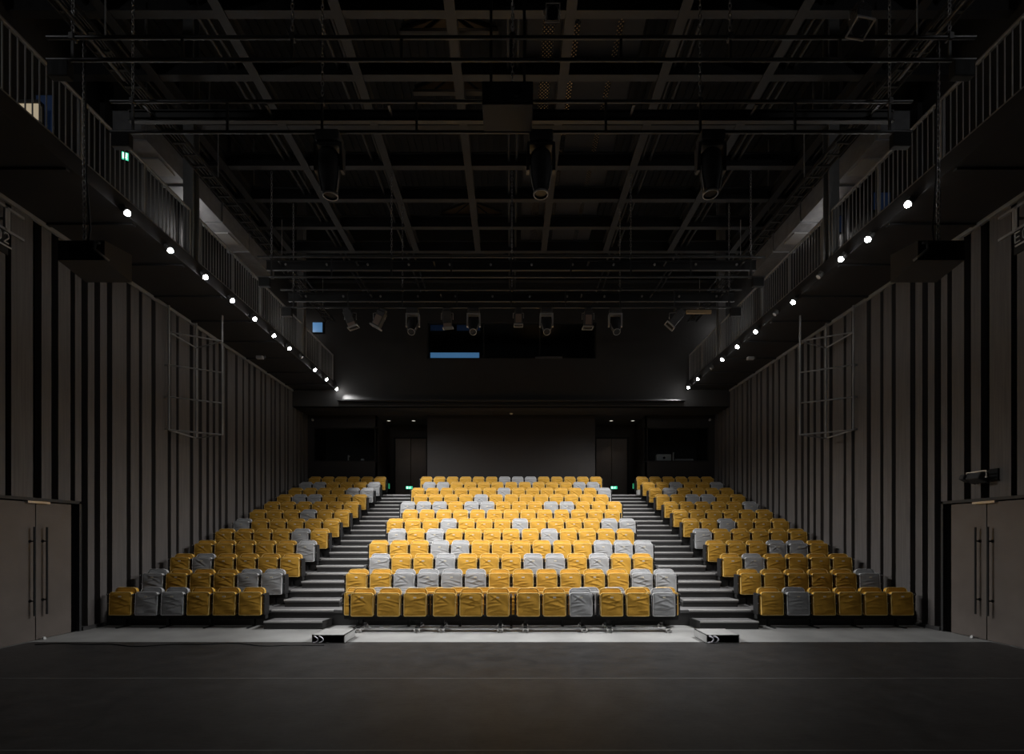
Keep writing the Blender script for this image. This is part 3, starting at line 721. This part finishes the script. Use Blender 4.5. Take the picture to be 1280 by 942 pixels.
# ------------------------------------------------------------------ lighting bars
def chain_mesh(z0, z1):
    mb = MB(); z = z0; k = 0
    while z < z1:
        pts = []
        for q in range(8):
            t = 2*PI*q/8; a = 0.020*math.cos(t); bz = 0.048*math.sin(t); pts.append((a, 0, z+0.04+bz) if k % 2 else (0, a, z+0.04+bz))
        mb.tube(pts, 0.0075, 4, closed=True); z += 0.075; k += 1
    return mb
def batten(name, label, D, ylow, yup, bm=None, dots=0, half=6.3):
    zl = H+(CY-ylow)/F*D; zu = H+(CY-yup)/F*D
    r = thing(name, label, 'lighting bar', (0, D, zl))
    obj('lower_pipe', MB().cyl((-half, 0, 0), (half, 0, 0), 0.026, 10), M['pipe'], r)
    obj('upper_pipe', MB().cyl((-half, 0, zu-zl), (half, 0, zu-zl), 0.026, 10), M['pipe'], r)
    sm = MB().box((-0.018, -0.012, 0.02), (0.018, 0.012, zu-zl-0.02)).mesh('spacer', M['pipe'])
    for k in range(9):
        x = -half+0.35+(2*half-0.7)*k/8
        o = obj('spacer', sm, None, r); o.location.x = x
    cm = chain_mesh(zu-zl+0.02, GRZ+0.03-zl).mesh('chain', M['steel'])
    for x in (-5.95, -2.97, 0.02, 2.97, 5.95):
        o = obj('chain', cm, None, r); o.location.x = x
        obj('chain_clamp', MB().rbox((x, 0, zu-zl), (0.07, 0.08, 0.09), 0.01), M['fix'], r)
    if bm:
        y0, y1 = bm; mb = MB(); zb = (CY-y1)/F*(D+0.25)+H-zl; hb = (y1-y0)/F*(D+0.25)
        ibeam(mb, (-half+0.1, 0.25, zb), (half-0.1, 0.25, zb), 0.07, hb)
        bo = obj('girder', mb, M['beam'], r)
        for k in range(dots):
            x = -half+0.6+(2*half-1.2)*k/(dots-1)
            obj('socket', MB().cyl((x, 0.2, zb+hb*0.55), (x, 0.235, zb+hb*0.55), 0.028, 8), M['fixlight'], bo)
        for k in range(7):
            x = -half+0.5+(2*half-1.0)*k/6; obj('girder_bracket', MB().box((x-0.02, 0.02, zb+hb*0.4), (x+0.02, 0.25, zb+hb*0.5)), M['pipe'], r)
    for s in (-1, 1):
        e = MB(); e.rbox((s*(half-0.18), 0.0, -0.14), (0.28, 0.10, 0.22), 0.012); obj('end_box', e, M['blackm'], r)
    return r, zl
_, zA = batten('lighting_batten', 'black double pipe lighting bar hung nearest above the stage front', 6.56, 75, 47)
_, zB = batten('lighting_batten', 'black lighting bar carrying three large moving lights', 7.6, 165, 127, (139, 153), 0)
_, zC = batten('lighting_batten', 'empty black lighting bar with girder above the front rows', 12.0, 346, 321, (326, 338), 12)
_, zD = batten('lighting_batten', 'black lighting bar with a row of small lights above middle rows', 13.2, 384, 362, (366, 377), 12)
_, zE = batten('lighting_batten', 'unseen black lighting bar added above the stage to carry fill floodlights', 4.55, -135, -185)  # bar out of view, added to carry the front fill

def moving_head(x, D, z, size, label, group, pan=0.0, tip=0.0):
    r = thing('moving_head_spotlight', label, 'stage light', (x, D, z), (0, 0, pan), group)
    k = size
    b = MB(); b.rbox((0, 0, -0.13*k), (0.36*k, 0.26*k, 0.16*k), 0.02*k); obj('base', b, M['fix'], r)
    cl = MB()
    for xx in (-0.12*k, 0.12*k): cl.rbox((xx, 0, -0.055), (0.04, 0.07, 0.054), 0.01)
    obj('clamp', cl, M['fix'], r)
    y = MB()
    for s in (-1, 1):
        y.hexa([(s*0.20*k-0.022*k, -0.05*k, -0.62*k), (s*0.20*k+0.022*k, -0.05*k, -0.62*k), (s*0.20*k+0.022*k, 0.05*k, -0.62*k), (s*0.20*k-0.022*k, 0.05*k, -0.62*k),
                (s*0.19*k-0.022*k, -0.09*k, -0.22*k), (s*0.19*k+0.022*k, -0.09*k, -0.22*k), (s*0.19*k+0.022*k, 0.09*k, -0.22*k), (s*0.19*k-0.022*k, 0.09*k, -0.22*k)])
    y.rbox((0, 0, -0.235*k), (0.42*k, 0.18*k, 0.05*k), 0.01)
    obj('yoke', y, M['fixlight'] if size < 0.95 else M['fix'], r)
    q = Matrix.Translation((0, 0, -0.55*k)) @ Matrix.Rotation(tip, 4, 'X')
    h = MB(); h.lathe([(0.0, 0.26*k), (0.10*k, 0.255*k), (0.150*k, 0.20*k), (0.165*k, 0.05*k), (0.155*k, -0.10*k), (0.125*k, -0.28*k), (0.105*k, -0.40*k), (0.095*k, -0.40*k)], 22, q)
    hd = obj('head', h, M['spk'], r)
    obj('lens', MB().lathe([(0.0, -0.385*k), (0.097*k, -0.385*k)], 22, q), M['lens'], hd)
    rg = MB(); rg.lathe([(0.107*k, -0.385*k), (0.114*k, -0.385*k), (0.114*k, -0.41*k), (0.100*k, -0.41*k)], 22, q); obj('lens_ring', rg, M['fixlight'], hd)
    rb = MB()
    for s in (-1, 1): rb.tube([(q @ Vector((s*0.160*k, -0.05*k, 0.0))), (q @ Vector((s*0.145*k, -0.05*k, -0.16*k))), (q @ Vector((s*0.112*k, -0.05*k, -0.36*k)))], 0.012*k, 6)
    obj('rim_highlight', rb, M['fixlight'], hd)  # pale ribs put the lit rim edges of the head into the colour
    return r
for px, wd, tp in ((412, 'left', 0.10), (676, 'middle', 0.0), (888, 'right', 0.0)):
    moving_head((px-CX)/F*7.6, 7.6, zB, 1.03, 'large black moving head light pointing down, %s of the three on the front girder' % wd, 'large moving head lights', 0.0, tp)
nm = {516: 'leftmost', 592: 'second from the left', 683: 'second from the right', 769: 'rightmost'}
for px in (516, 592, 683, 769):
    moving_head((px-CX)/F*13.2, 13.2, zD, 0.86, 'small round moving head light on the rear bar, %s of four' % nm[px], 'small moving head lights on the rear bar', 0, -0.62)

def can_light(x, D, z, label, rot, size=1.0, face=True, group=None, facedir='front'):
    """Boxy theatre spotlight hanging from a yoke; rot = (pitch, roll) in radians; its lens end points down."""
    r = thing('theatre_spotlight', label, 'stage light', (x, D, z), group=group)
    k = size
    cl = MB(); cl.rbox((0, 0, -0.06), (0.05, 0.08, 0.066), 0.01); cl.cyl((0, 0, -0.06), (0, 0, -0.14), 0.012, 6); obj('clamp', cl, M['fix'], r)
    q = Matrix.Translation((0, 0, -0.40*k)) @ Matrix.Rotation(rot[1], 4, 'Y') @ Matrix.Rotation(rot[0], 4, 'X')
    y = MB()
    for s in (-1, 1): y.tube([(0, 0, -0.14), (s*0.19*k, 0, -0.16), (s*0.19*k, 0, -0.40*k)], 0.010, 6)
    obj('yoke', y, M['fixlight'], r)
    b = MB(); b.rbox((0, 0, 0.02*k), (0.27*k, 0.25*k, 0.50*k), 0.025*k, 2, q); b.rbox((0, 0, 0.30*k), (0.20*k, 0.18*k, 0.12*k), 0.02*k, 2, q)
    for j in range(4): b.box((-0.14*k, -0.13*k, (0.05+0.055*j)*k), (0.14*k, 0.13*k, (0.065+0.055*j)*k), q)
    bd = obj('housing', b, M['fix'], r)
    fr = MB()
    for a_, b_ in (((-0.17, -0.16), (0.17, -0.14)), ((-0.17, 0.14), (0.17, 0.16)), ((-0.17, -0.14), (-0.15, 0.14)), ((0.15, -0.14), (0.17, 0.14))):
        fr.box((a_[0]*k, a_[1]*k, -0.28*k), (b_[0]*k, b_[1]*k, -0.235*k), q)
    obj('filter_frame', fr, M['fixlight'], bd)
    obj('lens', MB().lathe([(0.0, -0.245*k), (0.125*k, -0.245*k)], 18, q), M['lens'], bd)
    if face:
        f = MB()
        if facedir == 'front': f.rbox((0, -0.135*k, -0.04*k), (0.20*k, 0.02*k, 0.30*k), 0.006, 1, q)
        else: f.rbox((0, -0.135*k, -0.20*k), (0.25*k, 0.03*k, 0.15*k), 0.006, 1, q)
        obj('front_panel', f, M['gel'], bd)['label'] = 'brownish front panel'
    return r
cans = [(438, (0.15, -0.35), 'end', 'leftmost, tilted to the right'), (474, (0.15, 0.50), 'front', 'second from left, tilted to the left'), (559, (0.25, -0.08), 'end', 'just left of the middle, with tan front'),
        (648, (0.1, 0.0), 'front', 'at the middle of the bar'), (735, (0.1, 0.02), 'front', 'between the two right moving heads'), (844, (0.1, 0.72), 'none', 'rightmost, tilted steeply')]
for px, rt, fd, txt in cans:
    can_light((px-CX)/F*13.2, 13.2, zD, 'boxy theatre spotlight on the rear bar, ' + txt, rt, 0.84 if px != 648 else 0.74, fd != 'none', 'boxy spotlights on the rear bar', fd)
can_light((690-CX)/F*6.30, 6.30, zA+0.55, 'round ended spotlight on the nearest bar, right of the middle', (-0.9, 0), 0.55, False)
can_light((1075-CX)/F*6.30, 6.30, zA+0.55, 'dark spotlight on the nearest bar near its right end', (-0.3, 0.2), 0.7, False)

# projector in the middle, and two hanging loudspeakers
r = thing('hanging_projector', 'grey box projector hung at the middle of the front girder', 'projector', ((634.5-CX)/F*7.0, 6.98, H+540/F*6.98))
w = 0.74; h = 0.34
obj('case', MB().rbox((0, 0.24, h/2), (w, 0.47, h), 0.012), M['gallery'], r)
obj('lens', MB().cyl((0.12, -0.05, h*0.5), (0.12, 0.0, h*0.5), 0.09, 16), M['lens'], r)
for xx in (-0.25, 0.25): obj('hanging_bracket', MB().box((xx-0.02, 0.28, h), (xx+0.02, 0.32, GRZ+0.02-(H+540/F*6.98))), M['pipe'], r)
for s, wd in ((-1, 'left'), (1, 'right')):
    D0 = 6.5; k = D0/F
    r = thing('hanging_loudspeaker', 'wedge shaped black loudspeaker hanging under the %s gallery edge, back to camera' % wd, 'loudspeaker', (s*5.80, D0, H+345*k), group=None)
    xi0, xo0 = -s*0.33, s*0.30         # inner and outer x at the back
    xi1, xo1 = -s*0.25, s*0.42         # at the wide front
    zb, zt0, zt1 = 0.0, 0.265, 0.40; dp = 0.57
    def srt(a, b): return (a, b) if a < b else (b, a)
    a0, b0 = srt(xi0, xo0); a1, b1 = srt(xi1, xo1)
    c = MB(); c.hexa([(a0, 0, zb), (b0, 0, zb), (b1, dp, zb), (a1, dp, zb), (a0, 0, zt0), (b0, 0, zt0), (b1, dp, zt1), (a1, dp, zt1)])
    cab = obj('cabinet', c, M['spk'], r)
    g = MB(); g.hexa([(a1+0.02, dp, 0.02), (b1-0.02, dp, 0.02), (b1-0.02, dp+0.02, 0.02), (a1+0.02, dp+0.02, 0.02), (a1+0.02, dp, zt1-0.02), (b1-0.02, dp, zt1-0.02), (b1-0.02, dp+0.02, zt1-0.02), (a1+0.02, dp+0.02, zt1-0.02)]); obj('grille', g, M['blackm'], r)
    p = MB(); p.box((-0.14, -0.012, 0.05), (0.18, 0.0, 0.21)); obj('rear_panel', p, M['blackm'], r)
    br = MB(); sx = xi0*1.0
    br.tube([(sx+s*0.10, -0.02, 0.24), (sx+s*0.10, -0.04, 0.13), (sx+s*0.02, -0.03, 0.06), (sx-s*0.02, 0.05, 0.02)], 0.016, 6); br.rbox((sx+s*0.09, -0.02, 0.22), (0.09, 0.03, 0.03), 0.006)
    obj('bracket', br, M['rail'], r)
    ch = chain_mesh(0.27, 3.02); 
    for i, v in enumerate(ch.v): ch.v[i] = (v[0]+s*0.05, v[1]+0.12, v[2])
    obj('chain', ch, M['steel'], r)
    cb = MB(); cb.tube([(s*0.0, 0.12, 0.27), (-s*0.03, 0.12, 0.5), (s*0.02, 0.12, 1.2), (s*0.03, 0.12, 2.2), (s*0.04, 0.12, 3.15)], 0.012, 6)
    obj('cable', cb, M['cableblack'], r)
    o = obj('speaker_hoist_pipe', MB().cyl((s*5.85, 5.2, H+345*k+3.19), (s*5.85, 7.3, H+345*k+3.19), 0.03, 8), M['pipe'])
    tag(o, 'black pipe above the %s hanging loudspeaker' % wd, 'pipe')

# ------------------------------------------------------------------ wall frames, signs, small fittings
for s, wd in ((-1, 'left'), (1, 'right')):
    A = Vector((s*7.57, 12.66)); Bp = Vector((s*8.55, 13.12)); C = Vector((s*8.57, 12.1))
    z0 = H+2.66; zt = GZ0-0.02
    r = thing('wall_frame', 'triangular ladder frame of dark steel tube on the %s wall under the gallery' % wd, 'frame', (C.x, C.y, z0))
    loc = lambda p, z: (p.x-C.x, p.y-C.y, z-z0)
    for p, zz in ((A, zt), (Bp, zt), (C, zt)): obj('upright', MB().cyl(loc(p, z0), loc(p, zz), 0.024, 8), M['rail'], r)
    for zz in (z0, H+3.487, H+4.287, H+5.11): obj('rung', MB().cyl(loc(A, zz), loc(C, zz), 0.021, 8), M['rail'], r)
    for zz in (z0, H+5.11): obj('brace', MB().cyl(loc(Bp, zz), loc(C, zz), 0.020, 8), M['rail'], r); obj('brace', MB().cyl(loc(A, zz), loc(Bp, zz), 0.018, 8), M['rail'], r)
    wb = MB(); sgn = s
    for zz in (z0+0.02, H+3.487, H+4.287): a_, b_ = sorted((loc(C, zz)[0], loc(C, zz)[0]+s*0.1)); wb.box((a_, -0.02, zz-z0-0.02), (b_, 0.02, zz-z0+0.02))
    obj('wall_bracket', wb, M['rail'], r)

GLY = {'0': [[(0,.2),(0,.8),(.2,1),(.5,1),(.7,.8),(.7,.2),(.5,0),(.2,0),(0,.2)]], '2': [[(0,.8),(.15,1),(.55,1),(.7,.8),(.7,.6),(0,0),(.7,0)]],
       'E': [[(.7,1),(0,1)], [(0,.5),(.6,.5)], [(.7,0),(0,0)], [(0,1),(0,0)]]}
def wall_sign(s, text, ystart, label):
    """Number plate under two short rails, read along the wall."""
    X = s*8.50
    r = thing('number_sign', label, 'sign', (X, 8.0, H+4.80))
    for zz in (0.73, 0.35):
        obj('rail', MB().box((-0.02, -0.75, zz-0.02), (0.02, 0.42, zz+0.02)), M['rail'], r)
    obj('strut', MB().box((-0.015, 0.15, 0.35), (0.015, 0.19, 0.73)), M['rail'], r)
    obj('strut', MB().box((-0.015, -0.60, 0.35), (0.015, -0.56, 0.73)), M['rail'], r)
    wm = MB(); a_, b_ = sorted((0, s*0.16))
    for y in (-0.5, 0.1): wm.box((a_, y, 0.52), (b_, y+0.03, 0.55))
    wm.box((-0.02, -0.5, 0.34), (0.02, -0.46, 0.74)); wm.box((-0.02, 0.1, 0.34), (0.02, 0.14, 0.74)); obj('wall_mount', wm, M['rail'], r)
    plate = obj('plate', MB().rbox((0, -0.22, 0.14), (0.03, 0.75, 0.40), 0.006), M['blackm'], r)
    g = MB(); h, w = 0.16, 0.11; y = ystart
    for chx in text:
        for st in GLY[chx]:
            pts = [(-s*0.02, (y + p[0]*w) if s < 0 else (y - p[0]*w), 0.13+p[1]*h) for p in st]
            for q in range(len(pts)-1): g.cyl(pts[q], pts[q+1], 0.011, 6)
        y += 0.125 if s < 0 else -0.125
    ya, yb = sorted((ystart, y))
    g.box((-s*0.022-0.004, ya, 0.06), (-s*0.022+0.004, yb, 0.085))
    obj('lettering', g, M['sign'], plate)
wall_sign(-1, '02', -0.05, 'black wall sign reading 02 on rails under the left gallery')
wall_sign(1, 'E0', 0.13, 'black wall sign reading E0 on rails under the right gallery')

r = thing('wall_floodlight', 'small black floodlight in a pale bracket above the right double doors', 'floodlight', (WX, 8.77, 2.88))
q = Matrix.Translation((-0.22, 0, 0.07)) @ Matrix.Rotation(0.45, 4, 'Y')
fb = MB(); fb.rbox((0, 0, 0), (0.20, 0.30, 0.12), 0.02, 2, q); fb.rbox((-0.07, 0.14, -0.02), (0.16, 0.10, 0.10), 0.02, 2, q)
for k in range(5): fb.box((0.10, -0.13+0.06*k, -0.05), (0.13, -0.11+0.06*k, 0.05), q)
obj('housing', fb, M['spk'], r)
bk = MB(); bk.tube([(-0.22, 0.185, 0.08), (-0.22, 0.185, 0.19), (-0.22, -0.185, 0.19), (-0.22, -0.185, 0.08)], 0.011, 6)
for yy in (-0.185, 0.185): bk.sphere((-0.22, yy, 0.075), 0.018, 8, 6)
bk.rbox((-0.11, 0, 0.19), (0.22, 0.03, 0.014), 0.004); obj('bracket', bk, M['bracketwhite'], r)
obj('wall_shadow_plate', MB().rbox((-0.015, -0.12, 0.12), (0.03, 0.16, 0.22), 0.005), M['blackm'], r)  # black plate painting the floodlight's shadow on the wall
obj('mounting_foot', MB().rbox((-0.012, 0, 0.19), (0.024, 0.08, 0.06), 0.004), M['blackm'], r)

for s, wd in ((-1, 'left'), (1, 'right')):
    p = at(389.5 if s < 0 else 888.5, 524, BACKD-0.12)
    r = thing('bullet_camera', 'small pale camera high on the rear wall at the %s' % wd, 'camera', p)
    obj('camera_body', MB().cyl((0, 0.06, 0.02), (-s*0.10, -0.12, -0.06), 0.045, 10), M['white'], r)
    obj('camera_mount', MB().cyl((0, 0.14, 0.06), (0, 0.02, 0.02), 0.02, 8), M['white'], r)
p = at(639, 519, 20.3)
o = obj('smoke_detector', MB().lathe([(0.0, -0.05), (0.05, -0.05), (0.075, -0.02), (0.075, 0.0)], 14), M['white']); o.location = (p.x, 20.2, SOF); tag(o, 'small white smoke detector under the rear soffit', 'detector')
for px, wd in ((486, 'outer left'), (517, 'inner left'), (764, 'inner right'), (791, 'outer right')):
    x = (px-CX)/F*21.5
    r = thing('ceiling_downlight', 'small recessed downlight, %s, above the rear doors' % wd, 'downlight', (x, 21.5, SOF-0.004), group='recessed downlights above the rear doors')
    obj('trim_ring', MB().lathe([(0.07, 0.0), (0.095, -0.012), (0.10, 0.0)], 14), M['white'], r)
    obj('diffuser', MB().lathe([(0.0, -0.002), (0.07, -0.002)], 14), M['downl'], r)
    if wd.startswith('inner') :
        ld = bpy.data.lights.new('downlight_spot', 'SPOT'); ld.energy = 16; ld.spot_size = math.radians(80); ld.spot_blend = 0.8; ld.color = (1, 0.85, 0.75); ld.shadow_soft_size = 0.05
        lo = bpy.data.objects.new('downlight_spot', ld); COL.objects.link(lo); lo.parent = r; lo.location = (0, 0, -0.03)

# things in the booths
def booth_item(name, label, cat, px0, px1, y0, y1, m, dep=0.25, d=20.9):
    a = at(px0, y1, d); b = at(px1, y0, d); h = b.z-5.06
    r = thing(name, label, cat, ((a.x+b.x)/2, d, 5.06))
    obj('case', MB().rbox((0, dep/2, h/2), (b.x-a.x, dep, h), 0.015), m, r)
    return r, b.x-a.x, h
r, w, h = booth_item('control_console', 'pale control console in the right rear booth window', 'console', 821, 839, 567.5, 577, M['white'])
obj('knob', MB().cyl((0, -0.03, h*0.6), (0, 0.0, h*0.6), 0.05, 12), M['blackm'], r)
r, w, h = booth_item('desk_microphone', 'small desk microphone beside the console in the right booth', 'microphone', 841, 842.5, 566, 577, M['white'], 0.03)
obj('microphone_head', MB().sphere((0, 0.0, h), 0.035), M['white'], r)
r, w, h = booth_item('mixing_desk', 'low grey mixing desk at the right rear booth window', 'mixing desk', 844, 867, 573.5, 577, M['fixlight'], 0.3)
fd = MB()
for k in range(10): fd.rbox((-w/2+w*(k+0.5)/10, 0.08, h+0.012), (0.03, 0.05, 0.024), 0.005)
obj('fader', fd, M['white'], r)
r, w, h = booth_item('desk_lamp', 'thin desk lamp in the left rear booth window', 'desk lamp', 434.5, 436, 569, 577, M['white'], 0.03)
obj('lamp_shade', MB().cyl((0, 0, h), (0.05, -0.03, h-0.06), 0.02, 8, 0.045), M['white'], r)
r, w, h = booth_item('desk_speaker', 'small pale speaker in the left rear booth window', 'speaker', 451, 454.5, 573, 577, M['white'], 0.1)
obj('speaker_cone', MB().cyl((0, -0.01, h*0.5), (0, 0, h*0.5), 0.03, 10), M['blackm'], r)
for k, (px0, px1, y0, y1, m, lb) in enumerate(((538, 599, 440.5, 447, 'blue', 'bright blue lit display strip low in the projection room window'), (538, 556, 406, 413, 'bluedim', 'dim blue monitor high in the projection room window, left one'), (571, 600, 405.5, 413, 'bluedim', 'dim blue monitor high in the projection room window, right one'))):
    d = RD+0.35; a = at(px0, y1, d); b = at(px1, y0, d)
    r = thing('control_monitor', lb, 'monitor', ((a.x+b.x)/2, d, a.z)); w = b.x-a.x; h = b.z-a.z
    obj('monitor_case', MB().box((-w/2-0.02, 0.01, -0.02), (w/2+0.02, 0.08, h+0.02)), M['blackm'], r)
    obj('screen', MB().box((-w/2, 0, 0), (w/2, 0.01, h)), M[m], r)
a = at(669, 447, RD-0.01); b = at(703, 444.5, RD-0.01)
o = obj('window_plaque', MB().box((0, -0.02, 0), (b.x-a.x, 0, b.z-a.z)), M['fix']); o.location = (a.x, RD-0.002, a.z-0.03); tag(o, 'thin grey plaque under the projection room window', 'plaque')
# tan timber rail by the right gallery, near the rear
a = at(858, 392, 16.0); b = at(889, 387.5, 16.0)
o = obj('timber_rail', MB().rbox(((b.x-a.x)/2, 0, (b.z-a.z)/2), (b.x-a.x, 0.08, b.z-a.z), 0.01), M['timber']); o.location = a; tag(o, 'tan timber rail hanging by the right gallery near the rear wall', 'rail')
# little fittings under the galleries
for px, py, s, lb in ((938, 448, 1, 'small pale fitting under the right gallery'), (325, 447, -1, 'small pale fitting under the left gallery')):
    Z = GZ0-H-0.06; d = Z*F/(CY-py); x = (px-CX)/F*d
    r = thing('ceiling_speaker', lb, 'fitting', (x, d, GZ0-0.001))
    obj('fitting_body', MB().rbox((0, 0, -0.05), (0.22, 0.12, 0.10), 0.02), M['fixlight'], r); obj('fitting_mount', MB().cyl((0.16, 0, 0), (0.16, 0, -0.06), 0.03, 8), M['fix'], r)

# ------------------------------------------------------------------ lights
def fixture_spot(pos, target, energy, size, blend, label, soft=0.12, color=(1, 0.98, 0.95), kind='flood'):
    r = thing('hanging_fill_floodlight', label, 'stage light', pos, group='added fill floodlights above the stage')
    d = (Vector(target)-Vector(pos)).normalized(); q = d.to_track_quat('-Z', 'Y').to_matrix().to_4x4()
    h = MB(); h.lathe([(0.0, 0.22), (0.10, 0.22), (0.15, 0.14), (0.16, -0.34), (0.150, -0.34), (0.138, 0.0), (0.10, 0.06)], 18, q); obj('housing', h, M['fix'], r)
    y = MB(); y.tube([(-0.17, 0, 0), (-0.17, 0, 0.30), (0.17, 0, 0.30), (0.17, 0, 0)], 0.012, 6); y.rbox((0, 0, 0.292), (0.05, 0.07, 0.056), 0.01); obj('yoke', y, M['fix'], r)
    obj('lens', MB().lathe([(0.0, 0.05), (0.105, 0.05)], 18, q), M['downl'], r)
    ld = bpy.data.lights.new('fill_beam', 'SPOT'); ld.energy = energy; ld.spot_size = math.radians(size); ld.spot_blend = blend; ld.shadow_soft_size = soft; ld.color = color
    lo = bpy.data.objects.new('fill_beam', ld); COL.objects.link(lo); lo.parent = r; lo.location = d*0.35; lo.rotation_euler = d.to_track_quat('-Z', 'Y').to_euler()
for i, (x, tx, ty, tz) in enumerate(((-4.2, -3.4, 12.8, 1.4), (-1.4, -1.2, 13.4, 1.6), (1.4, 1.2, 13.4, 1.6), (4.2, 3.4, 12.8, 1.4))):  # unseen floodlights added to fill the fronts of the seats
    fixture_spot((x, 4.55, zE-0.36), (tx, ty, tz), 540, 44, 0.9, 'added fill floodlight on the unseen bar above the stage, %s from the left' % ORD[i+1])

# dim work lamps: above the roof grid, and on the gallery walls
def work_lamp(pos, energy, col, label):
    r = thing('wall_bulkhead_lamp', label, 'lamp', pos)
    obj('lamp_base', MB().rbox((0, 0, 0.06), (0.16, 0.16, 0.04), 0.01), M['fix'], r)
    obj('lamp_globe', MB().sphere((0, 0, 0), 0.05), M['downl'], r)
    if 'warm' in label: obj('lamp_shade', MB().lathe([(0.05, 0.05), (0.13, 0.03), (0.14, -0.26), (0.13, -0.26), (0.12, 0.02)], 18), M['blackm'], r)  # deep shade added to keep this lamp out of the window reflection
    ld = bpy.data.lights.new('work_light', 'POINT'); ld.energy = energy; ld.color = col; ld.shadow_soft_size = 0.08
    lo = bpy.data.objects.new('work_light', ld); COL.objects.link(lo); lo.parent = r; lo.location = (0, 0, -0.08)
work_lamp((-1.2, 8.6, ROOF-0.12), 9, (1, 0.72, 0.48), 'warm work lamp above the roof grid in the middle bay')
work_lamp((-8.28, 12.5, H+7.9), 14, (1, 0.97, 0.95), 'white work lamp on the upper left wall')
work_lamp((8.28, 12.5, H+7.9), 14, (1, 0.97, 0.95), 'white work lamp on the upper right wall near the column')
work_lamp((-8.3, 4.0, H+7.9), 45, (0.97, 0.98, 1), 'white work lamp on the left gallery wall beside the stage')
work_lamp((8.3, 4.0, H+7.9), 45, (0.97, 0.98, 1), 'white work lamp on the right gallery wall beside the stage')
work_lamp((8.03, 18.5, H+8.3), 12, (1, 0.97, 0.95), 'white work lamp on the upper right wall near the rear')
work_lamp((-8.03, 18.5, H+8.3), 7, (1, 0.93, 0.88), 'white work lamp on the upper left wall near the rear')

struct('ceiling_bounce_panel', MB().box((0.45, 8.0, ROOF-0.16), (2.9, 18.6, ROOF-0.07)), M['timber'])  # added panel, lit from below to show warm through the perforated strips
for i, y in enumerate((10.2, 13.6)):
    r = thing('added_uplight', 'added bowl uplight above the perforated walkway, %s from the front' % ORD[i+1], 'lamp', (1.5, y, ROOF-1.3), group='added bowl uplights above the walkway')  # added lamp that throws warm light onto the panel above
    obj('bowl', MB().lathe([(0.02, -0.10), (0.12, -0.08), (0.20, 0.0), (0.22, 0.10), (0.21, 0.10), (0.19, 0.01), (0.11, -0.06), (0.0, -0.08)], 18), M['blackm'], r)
    obj('hanger', MB().cyl((0, 0, -0.06), (0, 0, 1.13), 0.012, 6), M['pipe'], r)
    ld = bpy.data.lights.new('uplight', 'SPOT'); ld.energy = 16; ld.color = (1, 0.72, 0.48); ld.spot_size = math.radians(150); ld.spot_blend = 0.6; ld.shadow_soft_size = 0.04
    lo = bpy.data.objects.new('uplight', ld); COL.objects.link(lo); lo.parent = r; lo.location = (0.06, 0, 0.02); lo.rotation_euler = (PI, 0, 0)

w = bpy.data.worlds.new('dark'); S.world = w; w.use_nodes = True
w.node_tree.nodes['Background'].inputs['Color'].default_value = (0, 0, 0, 1)

# ------------------------------------------------------------------ camera and view
cd = bpy.data.cameras.new('camera'); cam = bpy.data.objects.new('camera', cd); COL.objects.link(cam)
cam.location = (0, 0, H); cam.rotation_euler = (PI/2, 0, 0)
cd.sensor_width = 36; cd.sensor_fit = 'HORIZONTAL'; cd.lens = 36*F/1280
cd.shift_x = (640-CX)/1280; cd.shift_y = (CY-471)/1280; cd.clip_start = 0.05; cd.clip_end = 100
S.camera = cam
S.view_settings.view_transform = 'Standard'; S.view_settings.look = 'None'; S.view_settings.gamma = 1
S.view_settings.use_curve_mapping = False; S.view_settings.exposure = 0.0
S.cycles.max_bounces = 6; S.cycles.diffuse_bounces = 4; S.cycles.glossy_bounces = 3; S.cycles.sample_clamp_indirect = 4.0
S.cycles.use_denoising = True
